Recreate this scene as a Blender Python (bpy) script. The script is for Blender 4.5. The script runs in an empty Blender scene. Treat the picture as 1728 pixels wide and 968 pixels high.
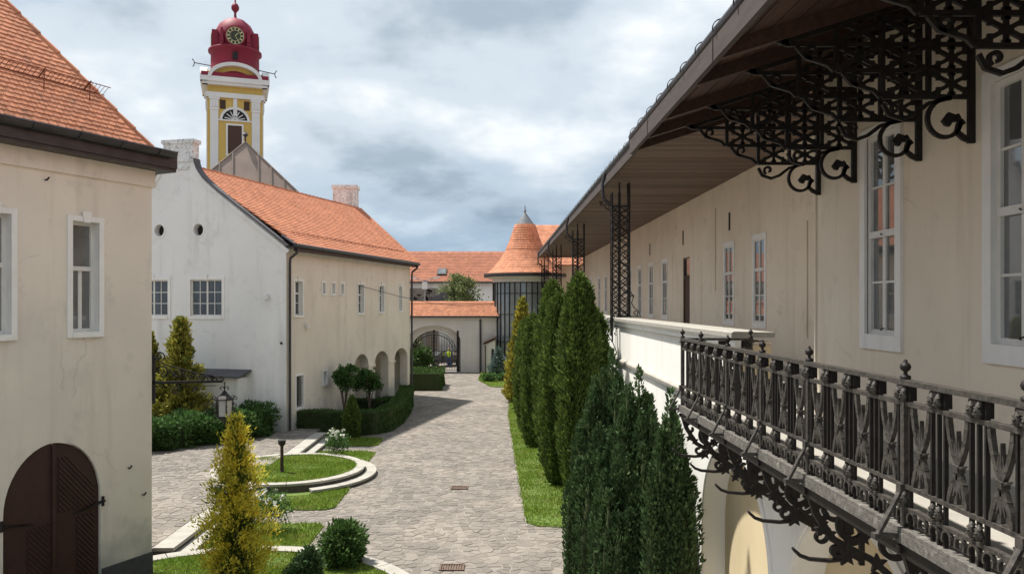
import bpy, math, random
import numpy as np
from mathutils import Vector, Matrix
from mathutils.geometry import tessellate_polygon

random.seed(7)
RNG = np.random.default_rng(7)
R = math.radians
SC = bpy.context.scene
COL = SC.collection
EYE = 5.8

# ------------------------------------------------------------------ camera, sky, sun, exposure
cd = bpy.data.cameras.new('camera')
cam = bpy.data.objects.new('camera', cd)
COL.objects.link(cam)
cam.location = (0, 0, EYE)
cam.rotation_euler = (R(90), 0, 0)
cd.sensor_width = 36.0
cd.lens = 36.0 * 1300 / 1728
cd.shift_x = (864 - 838) / 1728
cd.shift_y = (512 - 484) / 1728
cd.clip_start = 0.1
cd.clip_end = 3000
SC.camera = cam

SUN_EL, SUN_AZ = 64.5, 60.0            # azimuth of the sun measured from +Y towards -X
world = bpy.data.worlds.new('World')
SC.world = world
world.use_nodes = True
wn, wl = world.node_tree.nodes, world.node_tree.links
wn.clear()
w_out = wn.new('ShaderNodeOutputWorld')
w_bg = wn.new('ShaderNodeBackground')
w_sky = wn.new('ShaderNodeTexSky')
w_sky.sky_type = 'NISHITA'
w_sky.sun_disc = False
w_sky.sun_elevation = R(SUN_EL)
w_sky.sun_rotation = R(-SUN_AZ)
w_sky.dust_density = 2.0
w_tc = wn.new('ShaderNodeTexCoord')
w_sep = wn.new('ShaderNodeSeparateXYZ')
wl.new(w_tc.outputs['Generated'], w_sep.inputs[0])
def wmath(op, a, b=None, clamp=False):
    n = wn.new('ShaderNodeMath'); n.operation = op; n.use_clamp = clamp
    for i, x in enumerate((a, b)):
        if x is None: continue
        if isinstance(x, (int, float)): n.inputs[i].default_value = x
        else: wl.new(x, n.inputs[i])
    return n.outputs[0]
zc = wmath('MAXIMUM', w_sep.outputs[2], 0.0)
den = wmath('ADD', zc, 0.30)
w_cmb = wn.new('ShaderNodeCombineXYZ')
wl.new(wmath('DIVIDE', w_sep.outputs[0], den), w_cmb.inputs[0])
wl.new(wmath('DIVIDE', w_sep.outputs[1], den), w_cmb.inputs[1])
def wnoise(scale, detail, rough, dist, off):
    mp = wn.new('ShaderNodeMapping'); mp.inputs['Location'].default_value = off
    wl.new(w_cmb.outputs[0], mp.inputs[0])
    n = wn.new('ShaderNodeTexNoise'); n.inputs['Scale'].default_value = scale
    n.inputs['Detail'].default_value = detail; n.inputs['Roughness'].default_value = rough
    n.inputs['Distortion'].default_value = dist
    wl.new(mp.outputs[0], n.inputs['Vector'])
    return n.outputs['Fac']
def wramp(fac, stops):
    n = wn.new('ShaderNodeValToRGB'); e = n.color_ramp.elements
    while len(e) < len(stops): e.new(0.5)
    for i, (p, c) in enumerate(stops):
        e[i].position = p; e[i].color = (c[0], c[1], c[2], 1)
    n.color_ramp.interpolation = 'EASE'
    wl.new(fac, n.inputs[0])
    return n.outputs[0]
n_shape = wnoise(1.3, 7, 0.5, 0.1, (3.1, 1.7, 0))
n_tone = wnoise(2.1, 8, 0.52, 0.0, (4.3, 7.9, 0))
cloud_col = wramp(n_tone, [(0.34, (2.9, 3.5, 4.1)), (0.50, (4.6, 5.2, 5.75)), (0.70, (7.0, 7.25, 7.4))])
cloud_mask = wramp(n_shape, [(0.34, (0.5, 0.5, 0.5)), (0.50, (1, 1, 1))])
w_tint = wn.new('ShaderNodeMixRGB'); w_tint.blend_type = 'MULTIPLY'; w_tint.inputs[0].default_value = 1.0
wl.new(w_sky.outputs[0], w_tint.inputs[1]); w_tint.inputs[2].default_value = (0.62, 0.70, 0.76, 1)
w_mix = wn.new('ShaderNodeMixRGB')
wl.new(cloud_mask, w_mix.inputs[0]); wl.new(w_tint.outputs[0], w_mix.inputs[1]); wl.new(cloud_col, w_mix.inputs[2])
low_f = wn.new('ShaderNodeMapRange'); low_f.interpolation_type = 'SMOOTHSTEP'
low_f.inputs[1].default_value = 0.02; low_f.inputs[2].default_value = 0.26
wl.new(zc, low_f.inputs[0])
low_c = wramp(low_f.outputs[0], [(0.0, (0.55, 0.65, 0.745)), (1.0, (1, 1, 1))])      # distant rain-blue band round the horizon
w_low = wn.new('ShaderNodeMixRGB'); w_low.blend_type = 'MULTIPLY'; w_low.inputs[0].default_value = 1.0
wl.new(w_mix.outputs[0], w_low.inputs[1]); wl.new(low_c, w_low.inputs[2])
wl.new(w_low.outputs[0], w_bg.inputs[0])
w_bg.inputs[1].default_value = 0.095
wl.new(w_bg.outputs[0], w_out.inputs[0])

sd = bpy.data.lights.new('sun', 'SUN')
sun = bpy.data.objects.new('sun', sd)
COL.objects.link(sun)
sd.energy = 4.9
sd.angle = R(2.0)
sd.color = (1.0, 0.95, 0.87)
sdir = Vector((-math.sin(R(SUN_AZ)) * math.cos(R(SUN_EL)), math.cos(R(SUN_AZ)) * math.cos(R(SUN_EL)), math.sin(R(SUN_EL))))
sun.rotation_euler = sdir.to_track_quat('Z', 'Y').to_euler()
sun.location = (-20, 20, 40)

SC.view_settings.view_transform = 'Standard'
SC.view_settings.look = 'None'
SC.view_settings.exposure = 0.68
SC.view_settings.gamma = 1.0
SC.render.engine = 'CYCLES'
SC.cycles.use_denoising = True
SC.cycles.max_bounces = 6
SC.cycles.diffuse_bounces = 4
SC.cycles.glossy_bounces = 3
SC.cycles.transparent_max_bounces = 4

# ------------------------------------------------------------------ materials
def pmat(name, c1, c2=None, scale=2.0, rough=0.85, metal=0.0, bump=0.0, bscale=40.0, island=0.0, streak=None,
         spec=0.3, mscale=(1, 1, 1), translucent=0.0, patch=None, objvar=0.0, ior=None, low=None, crack=0.0):
    m = bpy.data.materials.new(name); m.use_nodes = True
    nt = m.node_tree; N, L = nt.nodes, nt.links
    b = N['Principled BSDF']; out = N['Material Output']
    b.inputs['Roughness'].default_value = rough
    b.inputs['Metallic'].default_value = metal
    b.inputs['Specular IOR Level'].default_value = spec
    if ior: b.inputs['IOR'].default_value = ior
    geo = N.new('ShaderNodeNewGeometry')
    def noise(sc, det=6, ro=0.55, ms=(1, 1, 1)):
        mp = N.new('ShaderNodeMapping'); mp.inputs['Scale'].default_value = ms
        L.new(geo.outputs['Position'], mp.inputs[0])
        n = N.new('ShaderNodeTexNoise'); n.inputs['Scale'].default_value = sc
        n.inputs['Detail'].default_value = det; n.inputs['Roughness'].default_value = ro
        L.new(mp.outputs[0], n.inputs['Vector'])
        return n.outputs['Fac']
    def ramp(f, p0, p1):
        n = N.new('ShaderNodeMapRange'); n.inputs[1].default_value = p0; n.inputs[2].default_value = p1
        L.new(f, n.inputs[0]); return n.outputs[0]
    def mixc(f, a, bb, mode='MIX'):
        n = N.new('ShaderNodeMixRGB'); n.blend_type = mode
        if isinstance(f, float): n.inputs[0].default_value = f
        else: L.new(f, n.inputs[0])
        for i, x in ((1, a), (2, bb)):
            if isinstance(x, tuple): n.inputs[i].default_value = (x[0], x[1], x[2], 1)
            else: L.new(x, n.inputs[i])
        return n.outputs[0]
    col = mixc(ramp(noise(scale, ms=mscale), 0.32, 0.68), tuple(c1), tuple(c2 or c1))
    if streak:
        sc, amt, ms = streak
        f = ramp(noise(1.0, 5, 0.6, ms), 0.52, 0.78)
        mm = N.new('ShaderNodeMath'); mm.operation = 'MULTIPLY'; mm.inputs[1].default_value = amt; L.new(f, mm.inputs[0])
        col = mixc(mm.outputs[0], col, tuple(sc))
    if patch:
        pc, psc, p0, p1 = patch
        col = mixc(ramp(noise(psc, 8, 0.65), p0, p1), col, tuple(pc))
    if crack:                               # hairline cracks and chips, in places only
        mp = N.new('ShaderNodeMixRGB'); mp.blend_type = 'ADD'; mp.inputs[0].default_value = .35
        nz = N.new('ShaderNodeTexNoise'); nz.inputs['Scale'].default_value = 2.5; L.new(geo.outputs['Position'], nz.inputs['Vector'])
        L.new(geo.outputs['Position'], mp.inputs[1]); L.new(nz.outputs['Color'], mp.inputs[2])
        vo = N.new('ShaderNodeTexVoronoi'); vo.feature = 'DISTANCE_TO_EDGE'; vo.inputs['Scale'].default_value = .55; L.new(mp.outputs[0], vo.inputs['Vector'])
        ln_ = N.new('ShaderNodeMath'); ln_.operation = 'MULTIPLY'; L.new(ramp(vo.outputs['Distance'], .008, .002), ln_.inputs[0]); L.new(ramp(noise(.8), .50, .62), ln_.inputs[1])
        mm = N.new('ShaderNodeMath'); mm.operation = 'MULTIPLY'; mm.inputs[1].default_value = crack; L.new(ln_.outputs[0], mm.inputs[0])
        col = mixc(mm.outputs[0], col, (.26, .23, .19))
        sp_m = N.new('ShaderNodeMath'); sp_m.operation = 'MULTIPLY'; sp_m.inputs[1].default_value = crack
        L.new(ramp(noise(9, 3, .5), .71, .76), sp_m.inputs[0]); col = mixc(sp_m.outputs[0], col, (.36, .32, .27))
    if low:                                 # damp, dirty band where the wall meets the ground
        lc, z0, z1 = low
        sp = N.new('ShaderNodeSeparateXYZ'); L.new(geo.outputs['Position'], sp.inputs[0])
        ad = N.new('ShaderNodeMath'); ad.operation = 'MULTIPLY_ADD'; L.new(noise(1.6), ad.inputs[0])
        ad.inputs[1].default_value = -2.2; L.new(sp.outputs[2], ad.inputs[2])
        col = mixc(ramp(ad.outputs[0], z1 - 1.1, z0 - 1.1), col, tuple(lc))
    if island or objvar:
        oi = N.new('ShaderNodeObjectInfo')
        ad = N.new('ShaderNodeMath'); ad.operation = 'ADD'
        L.new(geo.outputs['Random Per Island'], ad.inputs[0]); L.new(oi.outputs['Random'], ad.inputs[1])
        fr = N.new('ShaderNodeMath'); fr.operation = 'FRACT'; L.new(ad.outputs[0], fr.inputs[0])
        mr = N.new('ShaderNodeMapRange'); mr.inputs[3].default_value = 1 - island; mr.inputs[4].default_value = 1 + island
        L.new(fr.outputs[0], mr.inputs[0])
        cm = N.new('ShaderNodeCombineXYZ')
        for i in range(3): L.new(mr.outputs[0], cm.inputs[i])
        col = mixc(1.0, col, cm.outputs[0], 'MULTIPLY')
    L.new(col, b.inputs['Base Color'])
    if bump:
        bp = N.new('ShaderNodeBump'); bp.inputs['Strength'].default_value = bump; bp.inputs['Distance'].default_value = 0.02
        L.new(noise(bscale, 5, 0.6), bp.inputs['Height']); L.new(bp.outputs[0], b.inputs['Normal'])
    if translucent:
        tr = N.new('ShaderNodeBsdfTranslucent'); L.new(col, tr.inputs[0])
        mx = N.new('ShaderNodeMixShader'); mx.inputs[0].default_value = translucent
        L.new(b.outputs[0], mx.inputs[1]); L.new(tr.outputs[0], mx.inputs[2]); L.new(mx.outputs[0], out.inputs[0])
    return m

VS = (1.6, 1.6, 0.16)
MAT = dict(
    plaster_near=pmat('plaster_near', crack=.26, c1=(.80, .72, .61), c2=(.68, .61, .53), scale=.42, rough=.92, bump=.25, bscale=25, streak=((.50, .43, .35), .6, VS), patch=((.60, .55, .48), 1.3, .56, .72), low=((.36, .35, .32), .5, 1.6)),
    plaster_mid=pmat('plaster_mid', crack=.26, c1=(.78, .71, .61), c2=(.68, .61, .52), scale=.4, rough=.92, bump=.2, bscale=20, streak=((.52, .46, .38), .6, VS), patch=((.60, .55, .47), 1.2, .55, .75), low=((.42, .42, .39), .2, 1.5)),
    plaster_gable=pmat('plaster_gable', crack=.26, c1=(.82, .81, .79), c2=(.74, .73, .71), scale=.35, rough=.92, bump=.2, bscale=20, streak=((.50, .50, .49), .65, VS), patch=((.64, .64, .62), 1.1, .55, .75), low=((.45, .45, .42), .3, 1.6)),
    plaster_gallery=pmat('plaster_gallery', crack=.26, c1=(.80, .71, .58), c2=(.72, .63, .51), scale=.5, rough=.92, bump=.2, bscale=30, streak=((.54, .45, .35), .6, (3, 3, .25)), patch=((.62, .53, .42), 1.6, .55, .75)),
    plaster_white=pmat('plaster_white', (.82, .81, .77), (.76, .75, .71), .5, .9, bump=.2, bscale=30, streak=((.52, .50, .46), .4, VS)),
    plaster_ochre=pmat('plaster_ochre', (.66, .55, .36), (.60, .50, .32), .7, .92, bump=.15, bscale=30, streak=((.42, .33, .2), .4, VS)),
    plaster_gate=pmat('plaster_gate', (.62, .59, .54), (.55, .52, .48), .5, .92, bump=.1, bscale=20, streak=((.4, .38, .35), .4, VS)),
    white=pmat('white_paint', (.84, .825, .79), (.78, .76, .72), 3, .6, bump=.1, bscale=60, streak=((.55, .53, .5), .35, (6, 6, 1))),
    sash=pmat('sash_paint', (.74, .73, .69), (.66, .64, .60), 5, .5, bump=.05, bscale=60),
    glass=pmat('window_glass', (.07, .075, .08), (.15, .155, .155), 1.6, .03, spec=.8, ior=1.9),
    glass_curtain=pmat('curtained_glass', (.10, .105, .11), (.035, .04, .045), 3.0, .08, spec=.6, ior=1.6, mscale=(2.5, 2.5, .15)),
    dark=pmat('dark_opening', (.02, .02, .02), (.03, .03, .03), 2, .9),
    edge=pmat('worn_edge', (.16, .15, .135), (.085, .08, .072), 25, .8, bump=.5, bscale=90, patch=((.27, .255, .23), 14, .54, .7)),
    turret_glass=pmat('turret_glass', (.30, .32, .325), (.15, .165, .175), .8, .06, spec=.6, ior=1.6, mscale=(1, 1, .3)),
    iron=pmat('black_iron', (.014, .012, .012), (.028, .024, .022), 14, .55, metal=.3, bump=.15, bscale=90, spec=.4),
    iron_worn=pmat('worn_iron', (.032, .029, .026), (.105, .095, .083), 26, .55, metal=.35, bump=.3, bscale=120, spec=.5),
    gutter=pmat('gutter_sheet', (.045, .042, .044), (.07, .066, .07), 3, .45, metal=.4, bump=.05, bscale=20),
    soffit=pmat('soffit_boards', (.19, .13, .10), (.13, .09, .07), 6, .7, island=.28, bump=.15, bscale=50, mscale=(.3, 4, 4)),
    timber=pmat('dark_red_timber', (.08, .042, .03), (.05, .028, .021), 4, .65, island=.25, bump=.2, bscale=40, mscale=(4, .3, 4)),
    fascia=pmat('fascia_board', (.06, .048, .045), (.085, .068, .063), 5, .75, bump=.1, bscale=40, mscale=(3, .4, 3)),
    tile=pmat('clay_tile', (.52, .225, .125), (.44, .18, .10), 1.2, .8, island=.16, bump=.15, bscale=60, patch=((.27, .14, .095), 2.6, .56, .78)),
    tile_far=pmat('far_clay_tile', (.32, .125, .072), (.27, .105, .062), .9, .85, island=.14, patch=((.22, .11, .08), 1.4, .55, .8)),
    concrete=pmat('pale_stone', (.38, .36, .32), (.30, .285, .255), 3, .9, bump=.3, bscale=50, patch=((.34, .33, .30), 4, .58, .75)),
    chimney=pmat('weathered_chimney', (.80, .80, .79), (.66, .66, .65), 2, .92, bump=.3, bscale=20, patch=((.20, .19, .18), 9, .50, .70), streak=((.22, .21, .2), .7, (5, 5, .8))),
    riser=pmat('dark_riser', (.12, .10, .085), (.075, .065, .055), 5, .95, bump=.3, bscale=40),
    plinth=pmat('dark_plinth', (.055, .055, .058), (.085, .083, .083), 3, .85, bump=.2, bscale=30),
    door=pmat('brown_door', (.060, .028, .024), (.046, .022, .019), 4, .5, bump=.1, bscale=50, island=.12),
    stone=pmat('paving_stone', (.198, .177, .155), (.158, .143, .126), .5, .85, island=.20, bump=.35, bscale=22, patch=((.235, .205, .176), .35, .48, .70)),
    mortar=pmat('paving_mortar', (.36, .32, .28), (.10, .09, .08), 1.6, .95, bump=.3, bscale=40),
    ground=pmat('ground_earth', (.20, .18, .155), (.15, .14, .12), .4, .95, bump=.3, bscale=10),
    soil=pmat('soil_turf', (.09, .15, .03), (.12, .16, .04), 3, .95, bump=.4, bscale=40),
    grass=pmat('grass_blades', (.16, .26, .03), (.22, .29, .045), 1.2, .7, island=.45, translucent=.35, patch=((.26, .24, .08), 1.7, .52, .72)),
    thuja=pmat('thuja_green', (.075, .118, .022), (.115, .165, .032), 2.0, .75, island=.42, translucent=.22, patch=((.10, .13, .035), 1.6, .52, .72)),
    yew=pmat('yew_green', (.046, .088, .032), (.076, .128, .044), 2.6, .75, island=.42, translucent=.18),
    gold=pmat('golden_thuja', (.74, .62, .07), (.56, .52, .07), 2.6, .75, island=.35, translucent=.4, patch=((.80, .62, .06), 3.0, .48, .64)),
    gold_far=pmat('far_golden', (.36, .30, .045), (.24, .24, .04), 1.6, .75, island=.4, translucent=.3, patch=((.13, .16, .03), 1.4, .5, .66)),
    gold_dull=pmat('dull_golden_thuja', (.24, .24, .04), (.34, .29, .05), 1.8, .75, island=.4, translucent=.25, patch=((.11, .15, .03), 1.8, .50, .66)),
    hedge=pmat('hedge_green', (.045, .09, .02), (.07, .13, .03), 3.0, .7, island=.42, translucent=.2),
    shrub=pmat('shrub_green', (.05, .115, .03), (.085, .165, .04), 2.5, .65, island=.42, translucent=.25),
    globe=pmat('globe_green', (.06, .12, .03), (.10, .175, .045), 4.0, .7, island=.35, translucent=.2),
    bluegreen=pmat('spruce_blue', (.13, .18, .17), (.10, .15, .14), 3.0, .75, island=.35, translucent=.2),
    willow=pmat('birch_leaves', (.17, .20, .08), (.125, .165, .06), 1.0, .75, island=.35, translucent=.3),
    core=pmat('foliage_inner', (.028, .042, .014), (.038, .052, .018), 3, .95),  # added solid core against see-through, its dark green paints shade inside the foliage
    bark=pmat('bark', (.11, .08, .055), (.16, .125, .09), 8, .9, bump=.5, bscale=40),
    petal=pmat('white_petals', (.82, .82, .76), (.74, .75, .66), 9, .7, translucent=.2),
    tower_yellow=pmat('tower_yellow', (.62, .43, .12), (.56, .385, .11), .3, .9, streak=((.42, .29, .09), .4, (1, 1, .1))),
    tower_white=pmat('tower_white', (.74, .73, .71), (.66, .65, .64), .5, .85),
    tower_red=pmat('tower_red', (.25, .022, .045), (.20, .019, .038), .8, .6, spec=.25, streak=((.20, .03, .045), .5, (1.5, 1.5, .2))),
    clock_dark=pmat('clock_dark', (.035, .045, .028), (.05, .055, .035), 3, .6),
    clock_gold=pmat('clock_gold', (.62, .55, .30), (.55, .48, .25), 3, .5),
    seam=pmat('seamed_sheet', (.27, .205, .17), (.22, .17, .145), .5, .55, metal=.2, island=.08),
    rubble=pmat('rubble_wall', (.26, .22, .18), (.19, .165, .14), 4, .95, island=.2),
    grey_roof=pmat('grey_sheet', (.085, .085, .095), (.12, .12, .13), 2, .75, spec=.15),
    lamp_glass=pmat('lamp_glass', (.62, .60, .56), (.52, .50, .47), 4, .25),
    zinc=pmat('zinc_cap', (.11, .125, .14), (.15, .165, .18), 2, .7, metal=.2),
    rust=pmat('rusty_cover', (.16, .10, .075), (.10, .07, .055), 6, .8, bump=.4, bscale=40),
    car=pmat('car_paint', (.02, .022, .026), (.02, .022, .026), 2, .2, spec=.6),
    rubber=pmat('rubber', (.02, .02, .02), (.03, .03, .03), 5, .9),
    skin=pmat('skin', (.5, .32, .24), (.46, .3, .22), 5, .6),
    cloth_blue=pmat('blue_cloth', (.03, .09, .25), (.02, .06, .18), 6, .85),
    vest=pmat('safety_vest', (.55, .75, .05), (.48, .68, .05), 6, .7),
    hair=pmat('dark_hair', (.03, .02, .015), (.04, .03, .02), 8, .7),
)

# ------------------------------------------------------------------ mesh and object helpers
ORG = {}
V3 = Vector
UP = V3((0, 0, 1))
class MB:
    def __init__(s): s.v = []; s.f = []
    def add(s, vs, fs):
        k = len(s.v); s.v.extend(tuple(p) for p in vs); s.f.extend(tuple(i + k for i in f) for f in fs)
        return s
    def obox(s, c, a, b, d):
        c, a, b, d = V3(c), V3(a), V3(b), V3(d)
        vs = [c + a * i + b * j + d * k for k in (-1, 1) for j in (-1, 1) for i in (-1, 1)]
        return s.add(vs, [(0, 2, 3, 1), (4, 5, 7, 6), (0, 1, 5, 4), (2, 6, 7, 3), (0, 4, 6, 2), (1, 3, 7, 5)])
    def box(s, x0, x1, y0, y1, z0, z1):
        return s.obox(((x0 + x1) / 2, (y0 + y1) / 2, (z0 + z1) / 2), ((x1 - x0) / 2, 0, 0), (0, (y1 - y0) / 2, 0), (0, 0, (z1 - z0) / 2))
    def bar(s, p, q, w, t, n):
        p, q, n = V3(p), V3(q), V3(n).normalized(); d = q - p
        sd_ = d.cross(n).normalized()
        return s.obox((p + q) / 2, d / 2, sd_ * w / 2, n * t / 2)
    def tube(s, pts, r, n=6, cap=True):
        pts = [V3(p) for p in pts]; m = len(pts)
        rr = r if isinstance(r, (list, tuple)) else [r] * m
        vs = []; prev = None
        for i, p in enumerate(pts):
            t = (pts[min(i + 1, m - 1)] - pts[max(i - 1, 0)]).normalized()
            if prev is None:
                a = t.cross(UP) if abs(t.z) < .9 else t.cross(V3((1, 0, 0)))
            else:
                a = prev - t * prev.dot(t)
            a.normalize(); prev = a; b = t.cross(a)
            for k in range(n):
                an = 2 * math.pi * k / n
                vs.append(p + (a * math.cos(an) + b * math.sin(an)) * rr[i])
        fs = [(i * n + k, i * n + (k + 1) % n, (i + 1) * n + (k + 1) % n, (i + 1) * n + k) for i in range(m - 1) for k in range(n)]
        if cap: fs += [tuple(range(n))[::-1], tuple((m - 1) * n + k for k in range(n))]
        return s.add(vs, fs)
    def strip(s, pts, w, t, nrm):
        """flat bar following pts in a plane: w in-plane width (number or list), t thickness along nrm"""
        pts = [V3(p) for p in pts]; nrm = V3(nrm).normalized(); m = len(pts)
        ww = w if isinstance(w, (list, tuple)) else [w] * m
        vs = []
        for i, p in enumerate(pts):
            d = (pts[min(i + 1, m - 1)] - pts[max(i - 1, 0)]).normalized()
            sd_ = d.cross(nrm)
            for (a, b) in ((-1, -1), (1, -1), (1, 1), (-1, 1)):
                vs.append(p + sd_ * (a * ww[i] / 2) + nrm * (b * t / 2))
        fs = [(i * 4 + k, i * 4 + (k + 1) % 4, i * 4 + 4 + (k + 1) % 4, i * 4 + 4 + k) for i in range(m - 1) for k in range(4)]
        fs += [(3, 2, 1, 0), tuple((m - 1) * 4 + k for k in range(4))]
        return s.add(vs, fs)
    def lathe(s, prof, c=(0, 0, 0), n=24, a0=0.0, a1=2 * math.pi):
        c = V3(c); m = len(prof); full = abs(a1 - a0 - 2 * math.pi) < 1e-6; q = n if full else n + 1
        vs = [c + V3((r * math.cos(a0 + (a1 - a0) * k / n), r * math.sin(a0 + (a1 - a0) * k / n), z)) for (r, z) in prof for k in range(q)]
        fs = [(i * q + k, i * q + (k + 1) % q, (i + 1) * q + (k + 1) % q, (i + 1) * q + k) for i in range(m - 1) for k in range(n)]
        return s.add(vs, fs)
    def prism(s, poly, vec):
        poly = [V3(p) for p in poly]; vec = V3(vec); n = len(poly)
        fs = [(i, (i + 1) % n, n + (i + 1) % n, n + i) for i in range(n)]
        if n <= 4:
            fs += [tuple(range(n))[::-1], tuple(range(n, 2 * n))]
        else:
            tr = tessellate_polygon([poly])
            fs += [tuple(t) for t in tr] + [tuple(i + n for i in t) for t in tr]
        return s.add(poly + [p + vec for p in poly], fs)
    def quad(s, *p): return s.add(p, [tuple(range(len(p)))])
    def mesh(s, name, mat, smooth=False):
        me = bpy.data.meshes.new(name); me.from_pydata(s.v, [], s.f); me.materials.append(MAT[mat] if isinstance(mat, str) else mat)
        if smooth: me.polygons.foreach_set('use_smooth', [True] * len(me.polygons))
        me.update(); return me
    def build(s, name, mat, parent=None, smooth=False, local=False):
        """verts are world coordinates unless local; the object sits at its parent's origin"""
        o0 = ORG.get(parent.name, V3()) if parent else V3()
        if not local and o0.length > 0: s.v = [(p[0] - o0.x, p[1] - o0.y, p[2] - o0.z) for p in s.v]
        return link(name, s.mesh(name, mat, smooth), parent, o0)
def link(name, me, parent=None, org=None, loc=(0, 0, 0), rot=None):
    o = bpy.data.objects.new(name, me); COL.objects.link(o)
    if parent: o.parent = parent
    o.location = loc
    if rot: o.rotation_euler = rot
    ORG[o.name] = V3(org) if org is not None else V3()
    return o
def put(name, me, parent, world, rot=None):
    """a shared mesh placed at a world point under parent (parent unrotated)"""
    o0 = ORG.get(parent.name, V3())
    return link(name, me, parent, V3(world), V3(world) - o0, rot)
def child(name, me, parent):
    return link(name, me, parent, ORG.get(parent.name, V3()))
def tag(o, label, cat=None, group=None, kind=None):
    if label: o['label'] = label
    if cat: o['category'] = cat
    if group: o['group'] = group
    if kind: o['kind'] = kind
    return o
def thing(name, loc, label, cat, group=None):
    o = bpy.data.objects.new(name, None); COL.objects.link(o); o.location = loc; ORG[o.name] = V3(loc)
    o.empty_display_size = .2
    return tag(o, label, cat, group)
def struct(name, mb, mat, label=None):
    o = mb.build(name, mat); o['kind'] = 'structure'
    o['label'] = label or name
    return o

class Fr:
    """a wall's frame: s along u, d outward along n, z up (world z)"""
    def __init__(s, O, u, n): s.O = V3((O[0], O[1], 0)); s.u = V3((u[0], u[1], 0)).normalized(); s.n = V3((n[0], n[1], 0)).normalized()
    def p(s, a, d, z): return s.O + s.u * a + s.n * d + UP * z
    def box(s, mb, a0, a1, d0, d1, z0, z1):
        return mb.obox(s.p((a0 + a1) / 2, (d0 + d1) / 2, (z0 + z1) / 2), s.u * (a1 - a0) / 2, s.n * (d1 - d0) / 2, UP * (z1 - z0) / 2)

def arch(s0, s1, z0, zs, zt, n=14):
    """closed outline of an arched opening"""
    c, a = (s0 + s1) / 2, (s1 - s0) / 2
    return [(s0, z0), (s1, z0)] + [(c + a * math.cos(math.pi * k / n), zs + (zt - zs) * math.sin(math.pi * k / n)) for k in range(n + 1)]
def rect(s0, s1, z0, z1): return [(s0, z0), (s1, z0), (s1, z1), (s0, z1)]
def wall(mb, fr, outer, holes=(), reveal=(), depth=.4, d=0.0):
    loops = [outer] + list(holes)
    l3 = [[V3((a, z, 0)) for a, z in lp] for lp in loops]
    flat = [q for lp in loops for q in lp]
    tr = tessellate_polygon(l3)
    mb.add([fr.p(a, d, z) for a, z in flat], [tuple(t) for t in tr])
    for h in reveal:
        n = len(h)
        mb.add([fr.p(a, d, z) for a, z in h] + [fr.p(a, d - depth, z) for a, z in h], [(i, (i + 1) % n, n + (i + 1) % n, n + i) for i in range(n)])

def window(parent, fr, s0, s1, z0, z1, rows, border=.1, depth=.16, key=False, glass='glass', sash_w=.05, proud=.03, sill=True, surround='white', label=None, bt=None, bb=None):
    """s0..z1 is the clear opening cut in the wall; rows: list of (share of height, columns) from the top, None share = thick transom"""
    b = border; bt = b if bt is None else bt; bb = b if bb is None else bb
    mb = MB()
    fr.box(mb, s0 - b, s0, -.01, proud, z0 - bb, z1 + bt); fr.box(mb, s1, s1 + b, -.01, proud, z0 - bb, z1 + bt)
    fr.box(mb, s0, s1, -.01, proud - .002, z1, z1 + bt); fr.box(mb, s0, s1, -.01, proud + (.03 if sill else -.002), z0 - bb, z0)
    if key:
        c = (s0 + s1) / 2
        mb.prism([fr.p(c - .06, proud, z1 - .02), fr.p(c + .06, proud, z1 - .02), fr.p(c + .09, proud, z1 + bt + .09), fr.p(c - .09, proud, z1 + bt + .09)], fr.n * .03)
    for (a, q) in (((s0, z0), (s0, z1)), ((s1, z0), (s1, z1)), ((s0, z1), (s1, z1)), ((s0, z0), (s1, z0))):
        mb.quad(fr.p(a[0], 0, a[1]), fr.p(q[0], 0, q[1]), fr.p(q[0], -depth - .05, q[1]), fr.p(a[0], -depth - .05, a[1]))
    w = mb.build('window', surround, parent)
    if label: w['label'] = label
    sb = MB(); panes = []
    t = sash_w
    for sx in (s0, s1 - t): fr.box(sb, sx, sx + t, -depth, -depth + .05, z0, z1)
    for zz in (z0, z1 - t): fr.box(sb, s0 + t, s1 - t, -depth + .002, -depth + .048, zz, zz + t)
    H = z1 - z0 - 2 * t; z = z1 - t
    tot = sum(r[0] for r in rows)
    for i, (sh, nc, thick) in enumerate(rows):
        h = H * sh / tot; zb = z - h
        bw = t * 1.5 if thick else t * .5
        if i < len(rows) - 1: fr.box(sb, s0 + t, s1 - t, -depth + .004, -depth + (.075 if thick else .04), zb - bw / 2, zb + bw / 2)
        cw = (s1 - s0 - 2 * t) / nc
        for k in range(nc):
            x0 = s0 + t + cw * k
            if k:
                mw = t * 1.3 if (2 * k == nc) else t * .5
                fr.box(sb, x0 - mw / 2, x0 + mw / 2, -depth + .006, -depth + .044, zb + (bw / 2 if i < len(rows) - 1 else 0), z)
            pm = MB().obox(fr.p(x0 + cw / 2, -depth + .018 + random.uniform(-.003, .003), (z + zb) / 2), fr.u * (cw / 2 - .006), fr.n * .004, UP * (h / 2 - .006))
            tilt = random.uniform(-.006, .006)
            pm.v = [tuple(V3(p) + fr.n * tilt * ((V3(p) - fr.p(x0, 0, 0)).dot(fr.u))) for p in pm.v]
            panes.append(pm)
        z = zb
    sb.build('sash', 'sash', w)
    for pm in panes: pm.build('pane', glass, w)
    return w

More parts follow.
